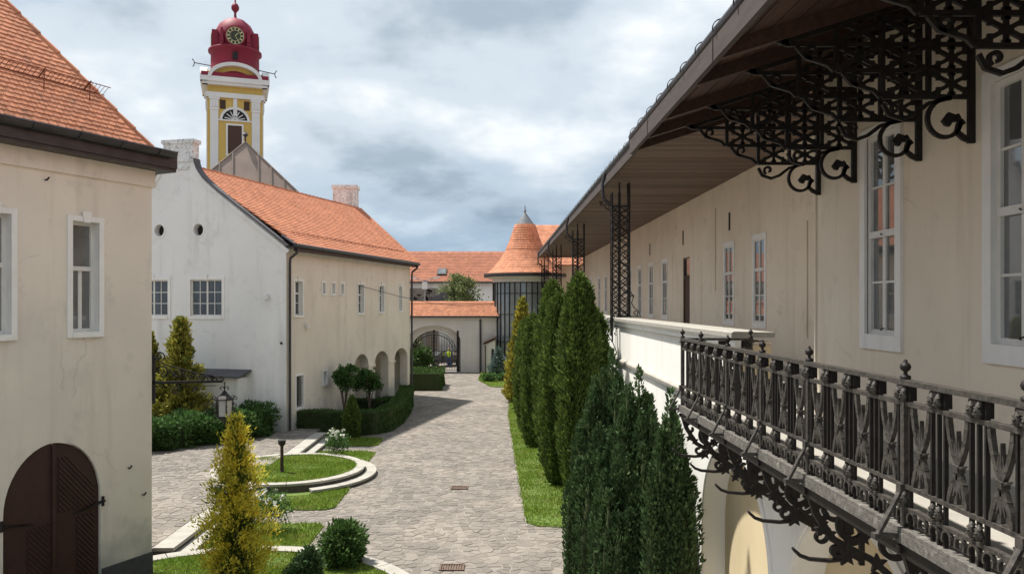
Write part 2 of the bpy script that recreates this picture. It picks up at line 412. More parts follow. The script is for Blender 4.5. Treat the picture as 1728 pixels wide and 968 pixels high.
def tile_mesh(tw, tl, th):
    """one flat beaver-tail tile; local x across, y up the slope, z off the roof; lower round end at y=0"""
    w = tw / 2 * .97
    pr = [(-w, tl), (-w, w * .22), (-w * .66, w * .05), (0, 0), (w * .66, w * .05), (w, w * .22), (w, tl)]
    n = len(pr)
    lift = lambda y: th * 1.15 * (1 - y / tl)
    vs = [(x, y, lift(y) + .004) for x, y in pr] + [(x, y, lift(y) + th) for x, y in pr]
    fs = [tuple(range(n, 2 * n))] + [(i, i + 1, n + i + 1, n + i) for i in range(n - 1)]
    return vs, fs
def tile_field(O, u, v, n, length, height, tw, te, inside, th=.018, jit=.004):
    """positions (world matrix rows) of tiles over a roof plane"""
    out = []
    rows = int(height / te)
    for r in range(rows):
        off = (r % 2) * tw / 2
        for k in range(int(length / tw) + 1):
            a = k * tw + off; b = r * te
            if inside(a, b + te * .5): out.append((O + u * (a + random.uniform(-jit, jit)) + v * (b + random.uniform(-jit, jit)) + n * random.uniform(0, .004), random.uniform(-.012, .012)))
    return out
def joined_tiles(spots, u, v, n, tile):
    vs0, fs0 = tile
    A = np.array([[*u], [*v], [*n]]); T = np.array(vs0); k = len(vs0)
    P = []; F = []
    for i, (p, ro) in enumerate(spots):
        c, s_ = math.cos(ro), math.sin(ro)
        q = T.copy(); q[:, 0] = T[:, 0] * c - T[:, 1] * s_; q[:, 1] = T[:, 0] * s_ + T[:, 1] * c
        P.append(q @ A + np.array(p)); F.extend(tuple(j + i * k for j in f) for f in fs0)
    m = MB(); m.v = [tuple(x) for x in np.concatenate(P)] if P else []; m.f = F
    return m
def project(p):
    if p[1] < .2: return None
    return 838 + 1300 * p[0] / p[1], 512 - 1300 * (p[2] - EYE) / p[1]
def in_frame(p, m=5):
    q = project(p)
    return q and -m < q[0] < 1728 + m and -m < q[1] < 968 + m

def spiral(c, r0, r1, a0, a1, n=18):
    return [(c[0] + (r0 + (r1 - r0) * i / n) * math.cos(R(a0 + (a1 - a0) * i / n)), c[1] + (r0 + (r1 - r0) * i / n) * math.sin(R(a0 + (a1 - a0) * i / n))) for i in range(n + 1)]

# ------------------------------------------------------------------ foliage
def leaf_mesh(name, P, D, L, W, mat, droop=0.0):
    """diamond leaves at P pointing along D; L lengths, W widths"""
    n = len(P)
    D = D / np.linalg.norm(D, axis=1, keepdims=True)
    ref = RNG.normal(size=(n, 3)); S = np.cross(D, ref); S /= np.linalg.norm(S, axis=1, keepdims=True) + 1e-9
    N_ = np.cross(D, S)
    L = np.asarray(L).reshape(-1, 1) * np.ones((n, 1)); W = np.asarray(W).reshape(-1, 1) * np.ones((n, 1))
    q = np.stack([P, P + D * L * .45 + S * W * .5 + N_ * W * .12, P + D * L, P + D * L * .45 - S * W * .5 + N_ * W * .12], 1).reshape(-1, 3)
    me = bpy.data.meshes.new(name)
    me.vertices.add(4 * n); me.vertices.foreach_set('co', q.astype(np.float32).ravel())
    me.loops.add(4 * n); me.loops.foreach_set('vertex_index', np.arange(4 * n, dtype=np.int32))
    me.polygons.add(n); me.polygons.foreach_set('loop_start', np.arange(0, 4 * n, 4, dtype=np.int32)); me.polygons.foreach_set('loop_total', np.full(n, 4, dtype=np.int32))
    me.materials.append(MAT[mat]); me.update(calc_edges=True)
    return me
def conifer(name, loc, h, rad, mat, label, cat='tree', n=9000, leaf=(.16, .07), prof=None, lump=.16, lumps=9, seed=0, core=.72, up=.9, out=.55, group=None, trunk=True, base=.05, spires=None):
    """columnar or conical evergreen made of many sprays over an uneven body"""
    rg = np.random.default_rng(seed + 11)
    t = thing(name, loc, label, cat, group)
    prof = prof or (lambda k: np.minimum(1, (1 - k) * 2.2 + .03) ** .75 * np.minimum(1, .62 + k * 3))
    k = rg.random(n * 2); acc = rg.random(n * 2) < (prof(k) * .85 + .15); k = k[acc][:n]; m = len(k)
    th = rg.random(m) * 2 * np.pi
    ph = rg.random(6) * 6.28
    def bump_(k, th):
        return 1 + lump * (.55 * np.sin(8 * th + ph[4] + 3 * np.sin(4 * k + ph[5])) + .5 * np.sin(3 * th + ph[0] + 6 * k) + .4 * np.sin(5 * th + ph[1] - 9 * k) + .5 * np.sin(lumps * k * 3 + ph[2] + 2 * th) + .4 * np.sin(lumps * k * 7 + ph[3] + 4 * th))
    depth = 1.06 - .40 * rg.random(m) ** 1.5
    depth = np.where(rg.random(m) < .05, depth * 1.12 + .04, depth)
    r = rad * prof(k) * bump_(k, th) * depth
    z = base + k * h * .97
    P = np.stack([r * np.cos(th), r * np.sin(th), z], 1)
    D = np.stack([out * np.cos(th), out * np.sin(th), np.full(m, up)], 1) + rg.normal(size=(m, 3)) * .3
    sc = .5 + 1.1 * rg.random(m) ** 2
    if spires is not None:
        P, D = P, D
    child('foliage', leaf_mesh('foliage', P, D, leaf[0] * sc, leaf[1] * sc, mat), t)
    kk = np.linspace(0, 1, 14)
    mb = MB(); q = 16
    for a in kk:
        for j in range(q):
            an = 2 * math.pi * j / q
            rr = float(rad * prof(np.array([a]))[0] * bump_(np.array([a]), np.array([an]))[0] * core)
            mb.v.append((rr * math.cos(an), rr * math.sin(an), base + a * h * .93))
    mb.f = [(i * q + j, i * q + (j + 1) % q, (i + 1) * q + (j + 1) % q, (i + 1) * q + j) for i in range(13) for j in range(q)]
    child('dark_core', mb.mesh('dark_core', 'core', True), t)
    if trunk:
        tb = MB().tube([(0, 0, -.05), (0, 0, h * .5)], [max(.04, rad * .12), .02], 7)
        child('trunk', tb.mesh('trunk', 'bark'), t)
    return t
def bush(name, loc, blobs, mat, label, cat='shrub', n=2500, leaf=(.09, .06), seed=0, stems=(), group=None, core=.7, up=.3, corem='core', inner=.45):
    """leafy shrub: blobs are (x,y,z,rx,ry,rz) relative to loc"""
    rg = np.random.default_rng(seed + 5)
    t = thing(name, loc, label, cat, group)
    Ps, Ds = [], []
    vol = sum(b[3] * b[4] + b[4] * b[5] for b in blobs)
    mb = MB()
    for (x, y, z, rx, ry, rz) in blobs:
        m = int(n * (rx * ry + ry * rz) / vol)
        d = rg.normal(size=(m, 3)); d /= np.linalg.norm(d, axis=1, keepdims=True)
        rr = (1 - inner * rg.random(m) ** 1.5) * (1 + .12 * np.sin(7 * d[:, 0] + 5 * d[:, 2] + x * 9) + .10 * np.sin(11 * d[:, 1] + 8 * d[:, 2]))
        Ps.append(np.array([x, y, z]) + d * rr[:, None] * np.array([rx, ry, rz]))
        Ds.append(d + np.array([0, 0, up]) + rg.normal(size=(m, 3)) * .55)
        if core: mb.lathe([(max(.001, rx * core * math.sin(math.pi * i / 8)), -rz * core * math.cos(math.pi * i / 8)) for i in range(9)], (x, y, z), 12)
    P = np.concatenate(Ps); D = np.concatenate(Ds); keep = P[:, 2] > .01; P, D = P[keep], D[keep]
    sc = .55 + .8 * rg.random(len(P))
    child('foliage', leaf_mesh('foliage', P, D, leaf[0] * sc, leaf[1] * sc, mat), t)
    if core: child('dark_core', mb.mesh('dark_core', corem, True), t)
    if stems:
        sb = MB()
        for (pts, r) in stems: sb.tube(pts, r, 7)
        child('trunk', sb.mesh('trunk', 'bark', True), t)
    return t
def hedge_mesh(line, w, h, n, leaf, rg, round_=.1, rough=.05):
    """leaves over the faces of a clipped hedge that follows a ground polyline"""
    pts = [V3(p) for p in line]; segs = [(pts[i], pts[i + 1]) for i in range(len(pts) - 1)]
    Ls = np.array([(b - a).length for a, b in segs]); cum = np.concatenate([[0], np.cumsum(Ls)])
    s = rg.random(n) * cum[-1]; idx = np.clip(np.searchsorted(cum, s) - 1, 0, len(segs) - 1)
    A = np.array([list(segs[i][0]) for i in idx]); Dv = np.array([list((segs[i][1] - segs[i][0]).normalized()) for i in idx])
    Sd = np.stack([-Dv[:, 1], Dv[:, 0], np.zeros(n)], 1)
    P = A + Dv * (s - cum[idx])[:, None]
    face = rg.random(n); tot = 2 * h + w
    side = np.where(face < h / tot, -1, np.where(face < 2 * h / tot, 1, 0))
    zz = np.where(side == 0, h, rg.random(n) * h); ww = np.where(side == 0, (rg.random(n) - .5) * w, side * w / 2)
    ins = rough * rg.random(n) ** 1.3 * 2
    ww = ww - np.sign(ww) * np.where(side != 0, ins, 0) + rg.normal(size=n) * .012
    zz = zz - np.where(side == 0, ins, 0)
    cut = np.maximum(0, zz - (h - round_)); ww = ww * (1 - cut * .25 / max(w, .1))
    wob = rough * .8 * np.sin(P[:, 0] * 3.1 + P[:, 1] * 2.3 + zz * 4)
    ww = ww + np.where(side != 0, wob * side, 0); zz = zz + np.where(side == 0, wob, 0)
    Q = P + Sd * ww[:, None]; Q[:, 2] += np.maximum(zz, .01)
    D = Sd * side[:, None] + np.array([0, 0, 1.0]) * (np.where(side == 0, 1, .35))[:, None] + rg.normal(size=(n, 3)) * .5
    sc = .6 + .7 * rg.random(n)
    return Q, D, sc
def hedge(name, line, w, h, mat, label, n=9000, leaf=(.06, .045), seed=0, rough=.05, cat='hedge'):
    rg = np.random.default_rng(seed)
    o = V3(line[0]); t = thing(name, o, label, cat)
    rel = [V3(p) - o for p in line]
    Q, D, sc = hedge_mesh(rel, w, h, n, leaf, rg, rough=rough)
    child('foliage', leaf_mesh('foliage', Q, D, leaf[0] * sc, leaf[1] * sc, mat), t)
    mb = MB()
    for i, p in enumerate(rel):
        d = (rel[min(i + 1, len(rel) - 1)] - rel[max(i - 1, 0)]).normalized(); sdv = V3((-d.y, d.x, 0))
        for (a, z) in ((-1, 0), (-1, 1), (1, 1), (1, 0)):
            mb.v.append(tuple(p + sdv * a * (w / 2 - rough * 1.2) + UP * (z * (h - rough * 1.2))))
    mb.f = [(i * 4 + k, i * 4 + (k + 1) % 4, i * 4 + 4 + (k + 1) % 4, i * 4 + 4 + k) for i in range(len(rel) - 1) for k in range(4)] + [(0, 1, 2, 3), tuple(4 * (len(rel) - 1) + k for k in range(4))]
    child('dark_core', mb.mesh('dark_core', 'core'), t)
    return t

# ------------------------------------------------------------------ ground, paving, kerbs, lawns
g = MB().quad((-600, -200, -.06), (600, -200, -.06), (600, 1500, -.06), (-600, 1500, -.06))
struct('ground', g, 'ground', 'bare ground around the courtyard')

CA, RA = (-6.97, 25.9), 2.52               # round raised lawn beside the steps
CB, RBX, RBY = (-5.2, 13.75), 4.0, 3.75    # oval raised lawn at the near end
def in_A(x, y, e=0): return (x - CA[0]) ** 2 + (y - CA[1]) ** 2 < (RA + e) ** 2
def in_B(x, y, e=0): return ((x - CB[0]) / (RBX + e)) ** 2 + ((y - CB[1]) / (RBY + e)) ** 2 < 1
def clip(poly, nx, ny, c):
    out = []
    for i in range(len(poly)):
        p, q = poly[i], poly[(i + 1) % len(poly)]
        a, b = nx * p[0] + ny * p[1] - c, nx * q[0] + ny * q[1] - c
        if a <= 0: out.append(p)
        if (a < 0 < b) or (b < 0 < a):
            t = a / (a - b); out.append((p[0] + (q[0] - p[0]) * t, p[1] + (q[1] - p[1]) * t))
    return out
def cells(x0, x1, y0, y1, size, keep):
    nx, ny = int((x1 - x0) / size) + 1, int((y1 - y0) / size) + 1
    pts = {}
    for i in range(-1, nx + 1):
        for j in range(-1, ny + 1):
            pts[i, j] = (x0 + (i + .5 + random.uniform(-.46, .46)) * size, y0 + (j + .5 + random.uniform(-.46, .46)) * size)
    res = []
    for (i, j), p in pts.items():
        if not keep(*p): continue
        poly = [(max(x0, p[0] - size * 1.4), max(y0, p[1] - size * 1.4)), (min(x1, p[0] + size * 1.4), max(y0, p[1] - size * 1.4)), (min(x1, p[0] + size * 1.4), min(y1, p[1] + size * 1.4)), (max(x0, p[0] - size * 1.4), min(y1, p[1] + size * 1.4))]
        for di in (-2, -1, 0, 1, 2):
            for dj in (-2, -1, 0, 1, 2):
                q = pts.get((i + di, j + dj))
                if q is None or q == p: continue
                dx, dy = q[0] - p[0], q[1] - p[1]; L_ = math.hypot(dx, dy)
                if L_ < 1e-4: continue
                dx, dy = dx / L_, dy / L_
                poly = clip(poly, dx, dy, dx * p[0] + dy * p[1] + L_ / 2 - random.uniform(.003, .016))
                if len(poly) < 3: break
            if len(poly) < 3: break
        if len(poly) >= 3: res.append((p, poly))
    return res
def stone(mb, poly, z):
    n = len(poly); cx = sum(p[0] for p in poly) / n; cy = sum(p[1] for p in poly) / n
    h = random.uniform(.003, .012); tx, ty = random.uniform(-.018, .018), random.uniform(-.018, .018)
    top = [(cx + (p[0] - cx) * .965, cy + (p[1] - cy) * .965, z + h + (p[0] - cx) * tx + (p[1] - cy) * ty) for p in poly]
    mb.add([(p[0], p[1], z - .005) for p in poly] + top, [tuple(range(n, 2 * n))] + [(i, (i + 1) % n, n + (i + 1) % n, n + i) for i in range(n)])

RIGHT_LAWN = [(.78, 21.0), (.80, 20.35), (1.05, 20.05), (1.6, 19.95), (3.7, 19.9), (3.7, 53), (1.0, 53), (.62, 40), (.70, 30)]
def rc(x0, x1, y0, y1, r=.25):
    return [(x0, y0), (x1 - r, y0), (x1, y0 + r), (x1, y1 - r), (x1 - r, y1), (x0, y1)]
LAWN_ROSE = rc(-6.93, -4.7, 27.3, 30.0)
LAWN_CONE = rc(-6.93, -4.85, 31.3, 33.1)
LAWN_LOW = rc(-6.93, -4.6, 21.6, 24.3)
LAWN_NEAR = rc(-6.93, -4.5, 18.2, 20.2)
def inside(poly, x, y):
    c = False; n = len(poly)
    for i in range(n):
        a, b = poly[i], poly[i - 1]
        if (a[1] > y) != (b[1] > y) and x < (b[0] - a[0]) * (y - a[1]) / (b[1] - a[1]) + a[0]: c = not c
    return c
low_lawns = [RIGHT_LAWN, LAWN_ROSE, LAWN_CONE, LAWN_LOW, LAWN_NEAR]
def on_path(x, y):
    if any(inside(q, x, y) for q in low_lawns): return False
    if in_A(x, y, .1) or in_B(x, y, -.1): return False
    return True
pm = MB().quad((-7.4, 5, 0), (3.85, 5, 0), (3.85, 75, 0), (-9, 75, 0), (-9, 34, 0), (-7.4, 34, 0))
path = struct('path', pm, 'mortar', 'crazy-paved stone path between the buildings')
near_c = cells(-7.0, 3.8, 9, 42, .235, on_path)
far_c = cells(-6.5, 3.8, 42, 66, .36, on_path)
def seen(p): 
    q = project((p[0], p[1], 0)); return q and 262 < q[0] < 960 and q[1] < 975
near_c.sort(key=lambda c: c[0][1] + (0 if seen(c[0]) else 1000))
for (p, poly) in near_c[:300]:
    m = MB(); stone(m, poly, 0); m.build('paving_stone', 'stone', path)
m = MB()
for (p, poly) in near_c[300:] + far_c: stone(m, poly, 0)
o = m.build('paving', 'stone', path); o['kind'] = 'stuff'
# raised forecourt on the left with its two steps
pl = MB().box(-34, -7.752, -2, 34.2, -.05, .296).box(-34, -8.6, 34.2, 62, -.05, .292)
fore = struct('forecourt', pl, 'mortar', 'raised paved forecourt in front of the gabled house')
m = MB()
for (p, poly) in cells(-14, -7.78, 16, 34, .25, lambda x, y: not in_A(x, y, .1) and not in_B(x, y)): stone(m, poly, .298)
o = m.build('paving', 'stone', fore); o['kind'] = 'stuff'
def ring(mb, c, rx0, ry0, rx1, ry1, z0, z1, a0, a1, n):
    for k in range(n):
        q = []
        for a in (a0 + (a1 - a0) * (k + .012) / n, a0 + (a1 - a0) * (k + .988) / n):
            for (rx, ry) in ((rx0, ry0), (rx1, ry1)): q.append((c[0] + rx * math.cos(R(a)), c[1] + ry * math.sin(R(a))))
        mb.prism([(q[0][0], q[0][1], z0), (q[1][0], q[1][1], z0), (q[3][0], q[3][1], z0), (q[2][0], q[2][1], z0)], (0, 0, z1 - z0))
kerb = thing('stone_steps', (-7.3, 25.9, 0), 'pale stone steps and curved kerbs edging the raised forecourt and lawns', 'steps')
m = MB(); y = 28.35
def kerb_piece(mb): mb.build('kerb_stone', 'concrete', kerb)
for (ya, yb) in ((28.25, 32.95), (17.35, 23.5)):
    n = int((yb - ya) / 1.15)
    for i in range(n):
        a, b = ya + (yb - ya) * i / n, ya + (yb - ya) * (i + 1) / n
        kerb_piece(MB().box(-7.75, -7.28, a + .006, b - .006, .225, .302 + random.uniform(0, .006)))
        kerb_piece(MB().box(-7.298, -6.93, a + .004, b - .008, .075, .15 + random.uniform(0, .006)))
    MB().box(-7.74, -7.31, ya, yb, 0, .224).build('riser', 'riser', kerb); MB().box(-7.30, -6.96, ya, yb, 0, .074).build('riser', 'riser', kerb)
def ring_pieces(c, rx0, ry0, rx1, ry1, z1, a0, a1, n):
    for k in range(n):
        mb = MB(); s_ = 4
        for j in range(s_):
            A0 = a0 + (a1 - a0) * (k + .01 + .98 * j / s_) / n; A1 = a0 + (a1 - a0) * (k + .01 + .98 * (j + 1) / s_) / n
            q = [(c[0] + rx * math.cos(R(a)), c[1] + ry * math.sin(R(a)), 0) for a in (A0, A1) for (rx, ry) in ((rx0, ry0), (rx1, ry1))]
            mb.prism([V3(p) + UP * (z1 - .07) for p in (q[0], q[1], q[3], q[2])], (0, 0, .07))
        kerb_piece(mb)
    mb = MB(); s_ = n * 4
    for j in range(s_):
        q = [(c[0] + rx * math.cos(R(a)), c[1] + ry * math.sin(R(a)), 0) for a in (a0 + (a1 - a0) * j / s_, a0 + (a1 - a0) * (j + 1) / s_) for (rx, ry) in ((rx1 - .1, ry1 - .1), (rx1 - .035, ry1 - .035))]
        mb.prism([q[0], q[1], q[3], q[2]], (0, 0, z1 - .071))
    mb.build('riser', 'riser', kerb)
ring_pieces(CA, RA - .30, RA - .30, RA, RA, .31, 0, 360, 14)
ring_pieces(CA, RA + .003, RA + .003, RA + .38, RA + .38, .15, -62, 58, 6)
ring_pieces(CB, RBX - .34, RBY - .34, RBX, RBY, .31, -20, 200, 14)
def lawn(name, poly, z, label, dens, hmin=.04, hmax=.11, avoid=None):
    if name == 'lawn': pass
    m = MB(); tr = tessellate_polygon([[V3((x, y, 0)) for x, y in poly]]); m.add([(x, y, z) for x, y in poly], [tuple(t) for t in tr])
    m.prism([(x, y, -.03) for x, y in poly], (0, 0, z + .028))
    l = struct(name, m, 'soil', label)
    xs, ys = [p[0] for p in poly], [p[1] for p in poly]
    area = (max(xs) - min(xs)) * (max(ys) - min(ys)); n = int(area * dens)
    X = RNG.uniform(min(xs), max(xs), n); Y = RNG.uniform(min(ys), max(ys), n)
    k = np.array([inside(poly, a, b) and not (avoid and avoid(a, b)) for a, b in zip(X, Y)]); X, Y = X[k], Y[k]; n = len(X)
    if not n: return
    patchy = .6 + .5 * (np.sin(X * 2.1 + Y * 1.3) * np.sin(Y * 2.9 - X * .7) + .6)
    H = RNG.uniform(hmin, hmax, n) * np.clip(patchy, .55, 1.5)
    ex, ey = [], []
    for i in range(len(poly)):
        a_, b_ = poly[i], poly[(i + 1) % len(poly)]; L_ = math.hypot(b_[0] - a_[0], b_[1] - a_[1])
        for q in RNG.random(int(L_ * 45)):
            px_, py_ = a_[0] + (b_[0] - a_[0]) * q + RNG.normal() * .035, a_[1] + (b_[1] - a_[1]) * q + RNG.normal() * .035
            if not (avoid and avoid(px_, py_)): ex.append(px_); ey.append(py_)
    X = np.concatenate([X, ex]); Y = np.concatenate([Y, ey]); H = np.concatenate([H, RNG.uniform(hmin, hmax * 1.1, len(ex))]); n = len(X)
    P = np.stack([X, Y, np.full(n, z - .01)], 1); D = RNG.normal(size=(n, 3)) * .45; D[:, 2] = 1
    me = leaf_mesh('grass_blades', P, D, H, RNG.uniform(.014, .03, n), 'grass')
    o = child('grass', me, l); o['kind'] = 'stuff'
    return l
circ = lambda c, rx, ry, n=40: [(c[0] + rx * math.cos(2 * math.pi * k / n), c[1] + ry * math.sin(2 * math.pi * k / n)) for k in range(n)]
lawn('round_lawn', circ(CA, RA - .3, RA - .3), .27, 'round raised lawn with a bollard lamp', 1500)
lawn('oval_lawn', circ(CB, RBX - .34, RBY - .34), .27, 'oval raised lawn around the golden conifer', 1700)
lawn('side_lawn', RIGHT_LAWN, .03, 'grass strip under the clipped conifers', 900)
lawn('rose_lawn', LAWN_ROSE, .04, 'small lawn with the far white rose', 1300, avoid=lambda a, b: in_A(a, b, .4))
lawn('cone_lawn', LAWN_CONE, .04, 'small lawn around the clipped cone', 1300)
lawn('low_lawn', LAWN_LOW, .04, 'small lawn in front of the round lawn', 1400, avoid=lambda a, b: in_A(a, b, .4))
lawn('near_lawn', LAWN_NEAR, .04, 'small lawn with the near white rose', 1500)
lawn('far_lawn', [(-1.2, 64.5), (-1.35, 58), (-.4, 53.5), (1.0, 53), (3.7, 53.2), (3.7, 64.5)], .05, 'planted bed beside the stair turret', 250, .06, .16)
for (x, y, lab) in ((-1.17, 24.2, 'rusty drain grate in the paving, farther of two'), (-.98, 16.9, 'rusty drain grate in the paving, nearer of two')):
    t = thing('drain_grate', (x, y, .02), lab, 'drain', 'drain grates in the path')
    m = MB().box(x - .27, x + .27, y - .2, y - .16, .0, .04).box(x - .27, x + .27, y + .16, y + .2, .0, .04).box(x - .27, x - .23, y - .16, y + .16, 0, .04).box(x + .23, x + .27, y - .16, y + .16, 0, .04)
    m.build('frame', 'rust', t)
    m = MB()
    for k in range(8): m.box(x - .215 + k * .056, x - .185 + k * .056, y - .16, y + .16, 0, .032)
    m.build('bar', 'rust', t)

# ------------------------------------------------------------------ near building on the left
fN = Fr((-7.05, 15.75), (-.443, -.897), (.897, -.443))
nb = thing('plastered_building', (-7.05, 15.75, .3), 'cream plastered building with arched brown door and orange tiled hip roof at left', 'building')
WN = [(1.20, 1.74), (2.86, 3.40), (4.52, 5.06), (7.5, 8.04), (9.16, 9.7)]
door_h = arch(1.16, 2.99, .31, 2.15, 3.3, 22)
mb = MB()
wall(mb, fN, rect(0, 14, .3, 8.5), [rect(a, b, 5.27, 7.33) for a, b in WN] + [door_h], [door_h], .12)
fE = Fr((-7.05, 15.75), (-.897, .443), (.443, .897))
wall(mb, fE, rect(0, 9, .3, 8.5))
mb.build('wall', 'plaster_near', nb)
m = MB()
fN.box(m, -.012, 1.14, -.06, .022, .28, .74); fN.box(m, 3.01, 14, -.06, .022, .28, .74); fE.box(m, .0, 9, -.05, .02, .28, .735)
m.build('plinth', 'plinth', nb)
m = MB(); fN.box(m, -.05, 14, -.1, .05, 8.17, 8.5); m.build('cornice', 'plaster_near', nb)
for (a, b) in WN:
    window(nb, fN, a, b, 5.27, 7.33, [(.42, 1, True), (.58, 2, False)], .1, .2, True, 'glass', .055)
# door leaves with diagonal slats, clipped to their panels
zc_, c_ = 2.15, 2.075
def leaf_outline(s0, s1):
    pts = [(s0, .32), (s1, .32)]
    for k in range(13):
        s_ = s1 + (s0 - s1) * k / 12
        pts.append((s_, 2.15 + 1.13 * math.sqrt(max(0, 1 - ((s_ - c_) / .915) ** 2))))
    return pts
for (s0, s1, panels) in ((1.17, 2.06, [(1.25, 1.98, 2.0, 3.0), (1.25, 1.62, .5, 1.85)]), (2.09, 2.98, [(2.15, 2.55, .5, 1.85)])):
    d = MB().prism([fN.p(a, -.09, z) for a, z in leaf_outline(s0, s1)], fN.n * .04).build('door_leaf', 'door', nb)
    sl = MB()
    for (a0, a1, z0, z1) in panels:
        k = z0 - (a1 - a0) * 1.2
        while k < z1:
            pol = [(a0, k), (a1, k + (a1 - a0) * 1.15), (a1, k + (a1 - a0) * 1.15 + .05), (a0, k + .05)]
            pol = clip(clip(pol, 0, 1, z1), 0, -1, -z0)
            pol = [q for q in pol]
            if len(pol) >= 3 and all((q[1] < 2.15) or (abs(q[0] - c_) < .86 * math.sqrt(max(0, 1 - ((q[1] - 2.15) / 1.1) ** 2))) for q in pol):
                sl.prism([fN.p(a, -.05, z) for a, z in pol], fN.n * .018)
            k += .1
    sl.build('slat', 'door', d)
m = MB(); fN.box(m, 2.045, 2.11, -.05, -.005, .32, 3.25); m.build('astragal', 'door', nb)
for (sa, sb_, z) in ((1.12, 1.7, 2.02), (1.12, 1.7, .55), (3.03, 2.45, 2.02)):
    m = MB().tube([fN.p(sa, .02, z - .08), fN.p(sa, .02, z + .1)], .028, 8)
    m.prism([fN.p(sa, -.02, z - .03), fN.p(sb_, -.02, z - .09), fN.p(sb_, -.02, z - .12), fN.p(sa, -.02, z + .03)], fN.n * .02)
    m.tube([fN.p(sa, .02, z), fN.p(sa + (.06 if sa < 2 else -.06) * -1, .0, z)], .02, 6)
    m.build('hinge', 'iron', nb)
# small iron stubs in the plaster
for (sa, z) in ((.55, 2.55), (.22, 1.95), (2.25, 8.0)):
    MB().tube([fN.p(sa, -.02, z), fN.p(sa, .05, z), fN.p(sa - .03, .07, z + .05)], .016, 6).build('iron_stub', 'iron', nb)
# eaves: soffit, fascia, gutter
m = MB(); fN.box(m, -.3, 14, -.05, .36, 8.5, 8.56); fN.box(m, -.3, 14, .34, .39, 8.56, 8.83); fE.box(m, -.3, 9, -.05, .34, 8.502, 8.558)
m.build('fascia', 'gutter', nb)
m = MB(); gp = [(.0, -.115), (.05, -.10), (.095, -.06), (.11, 0), (.095, .02), (.085, 0), (.04, -.08), (-.04, -.08), (-.085, 0), (-.11, 0), (-.095, -.06), (-.05, -.10)]
m.prism([fN.p(-.16, .46 + a, 8.86 + b) for a, b in gp], fN.u * 14.2)
m.prism([fN.p(-.17, .46 + a, 8.86 + b) for a, b in [(.11, .02), (.08, -.075), (0, -.115), (-.08, -.075), (-.11, .02)]], fN.u * .02)
gut = m.build('gutter', 'gutter', nb)
for k in range(16): 
    MB().strip([fN.p(.25 + k * .85, .46 + .122 * math.cos(R(a)), 8.86 + .122 * math.sin(R(a))) for a in range(-180, 20, 20)], .012, .03, fN.u).build('strap', 'gutter', gut)
pn = math.atan(1.45); cp, sp_ = math.cos(pn), math.sin(pn)
vN = -fN.n * cp + UP * sp_; nN = fN.n * sp_ + UP * cp
roof = MB()
o0 = fN.p(.22, .36, 8.80); d_ = 4.8
roof.quad(o0, fN.p(14, .36, 8.80), fN.p(14, .36 - d_, 8.80 + d_ * 1.45), fN.p(.22 + d_, .36 - d_, 8.80 + d_ * 1.45))
roof.quad(o0, fN.p(.22 + d_, .36 - d_, 8.80 + d_ * 1.45), fN.p(.22, .36 - 2 * d_, 8.80))
roof.quad(o0, fN.p(.22, .36 - 2 * d_, 8.80), fN.p(-.14, -8.7, 8.66), fN.p(-.14, .40, 8.70))
rf = roof.build('roof', 'tile', nb)
spots = tile_field(o0 + nN * .01, fN.u, vN, nN, 13.5, d_ / cp, .155, .118, lambda a, b: a > b * cp + .04)
tl = tile_mesh(.155, .25, .024)
vis = [q for q in spots if in_frame(q[0])]
vis.sort(key=lambda q: q[0].length)
vset = vis[:300]; ids = {id(q) for q in vset}
tmb = MB(); tmb.v, tmb.f = list(tl[0]), list(tl[1]); tme = tmb.mesh('roof_tile', 'tile')
Rm = Matrix((-fN.u, vN, nN)).transposed().to_4x4()
for (p, ro) in vset:
    o = put('roof_tile', tme, rf, p); o.rotation_euler = (Rm @ Matrix.Rotation(ro, 4, 'Z')).to_euler()
o = joined_tiles([q for q in spots if id(q) not in ids], fN.u, vN, nN, tl).build('tile_field', 'tile', rf); o['kind'] = 'stuff'
# hip ridge tiles
for k in range(20):
    a = o0 + (fN.u - fN.n + UP * 1.45) * (.05 + k * .235); b = o0 + (fN.u - fN.n + UP * 1.45) * (.05 + (k + 1.08) * .235)
    MB().tube([a + UP * .015, b + UP * .0], [.085, .07], 8).build('hip_tile', 'tile', rf)
# snow guard
sg = MB(); up_ = nN * .02
def rp(a, b, h): return o0 + fN.u * a + vN * b + nN * h
for h in (.06, .28): sg.tube([rp(.62, 1.28, h), rp(13, 1.28, h)], .009, 5)
for k in range(150): sg.tube([rp(.66 + k * .083, 1.28, .05), rp(.66 + k * .083, 1.28, .285)], .006, 4)
for k in range(14):
    sg.bar(rp(1.05 + k * .9, 1.28, .0), rp(1.05 + k * .9, 1.28, .31), .03, .01, fN.u); sg.bar(rp(1.05 + k * .9, 1.28, .27), rp(1.05 + k * .9, .95, .02), .02, .01, fN.u)
sgm = sg.build('snow_guard', pmat('guard_rust', (.22, .075, .04), (.16, .06, .035), 6, .7), nb)

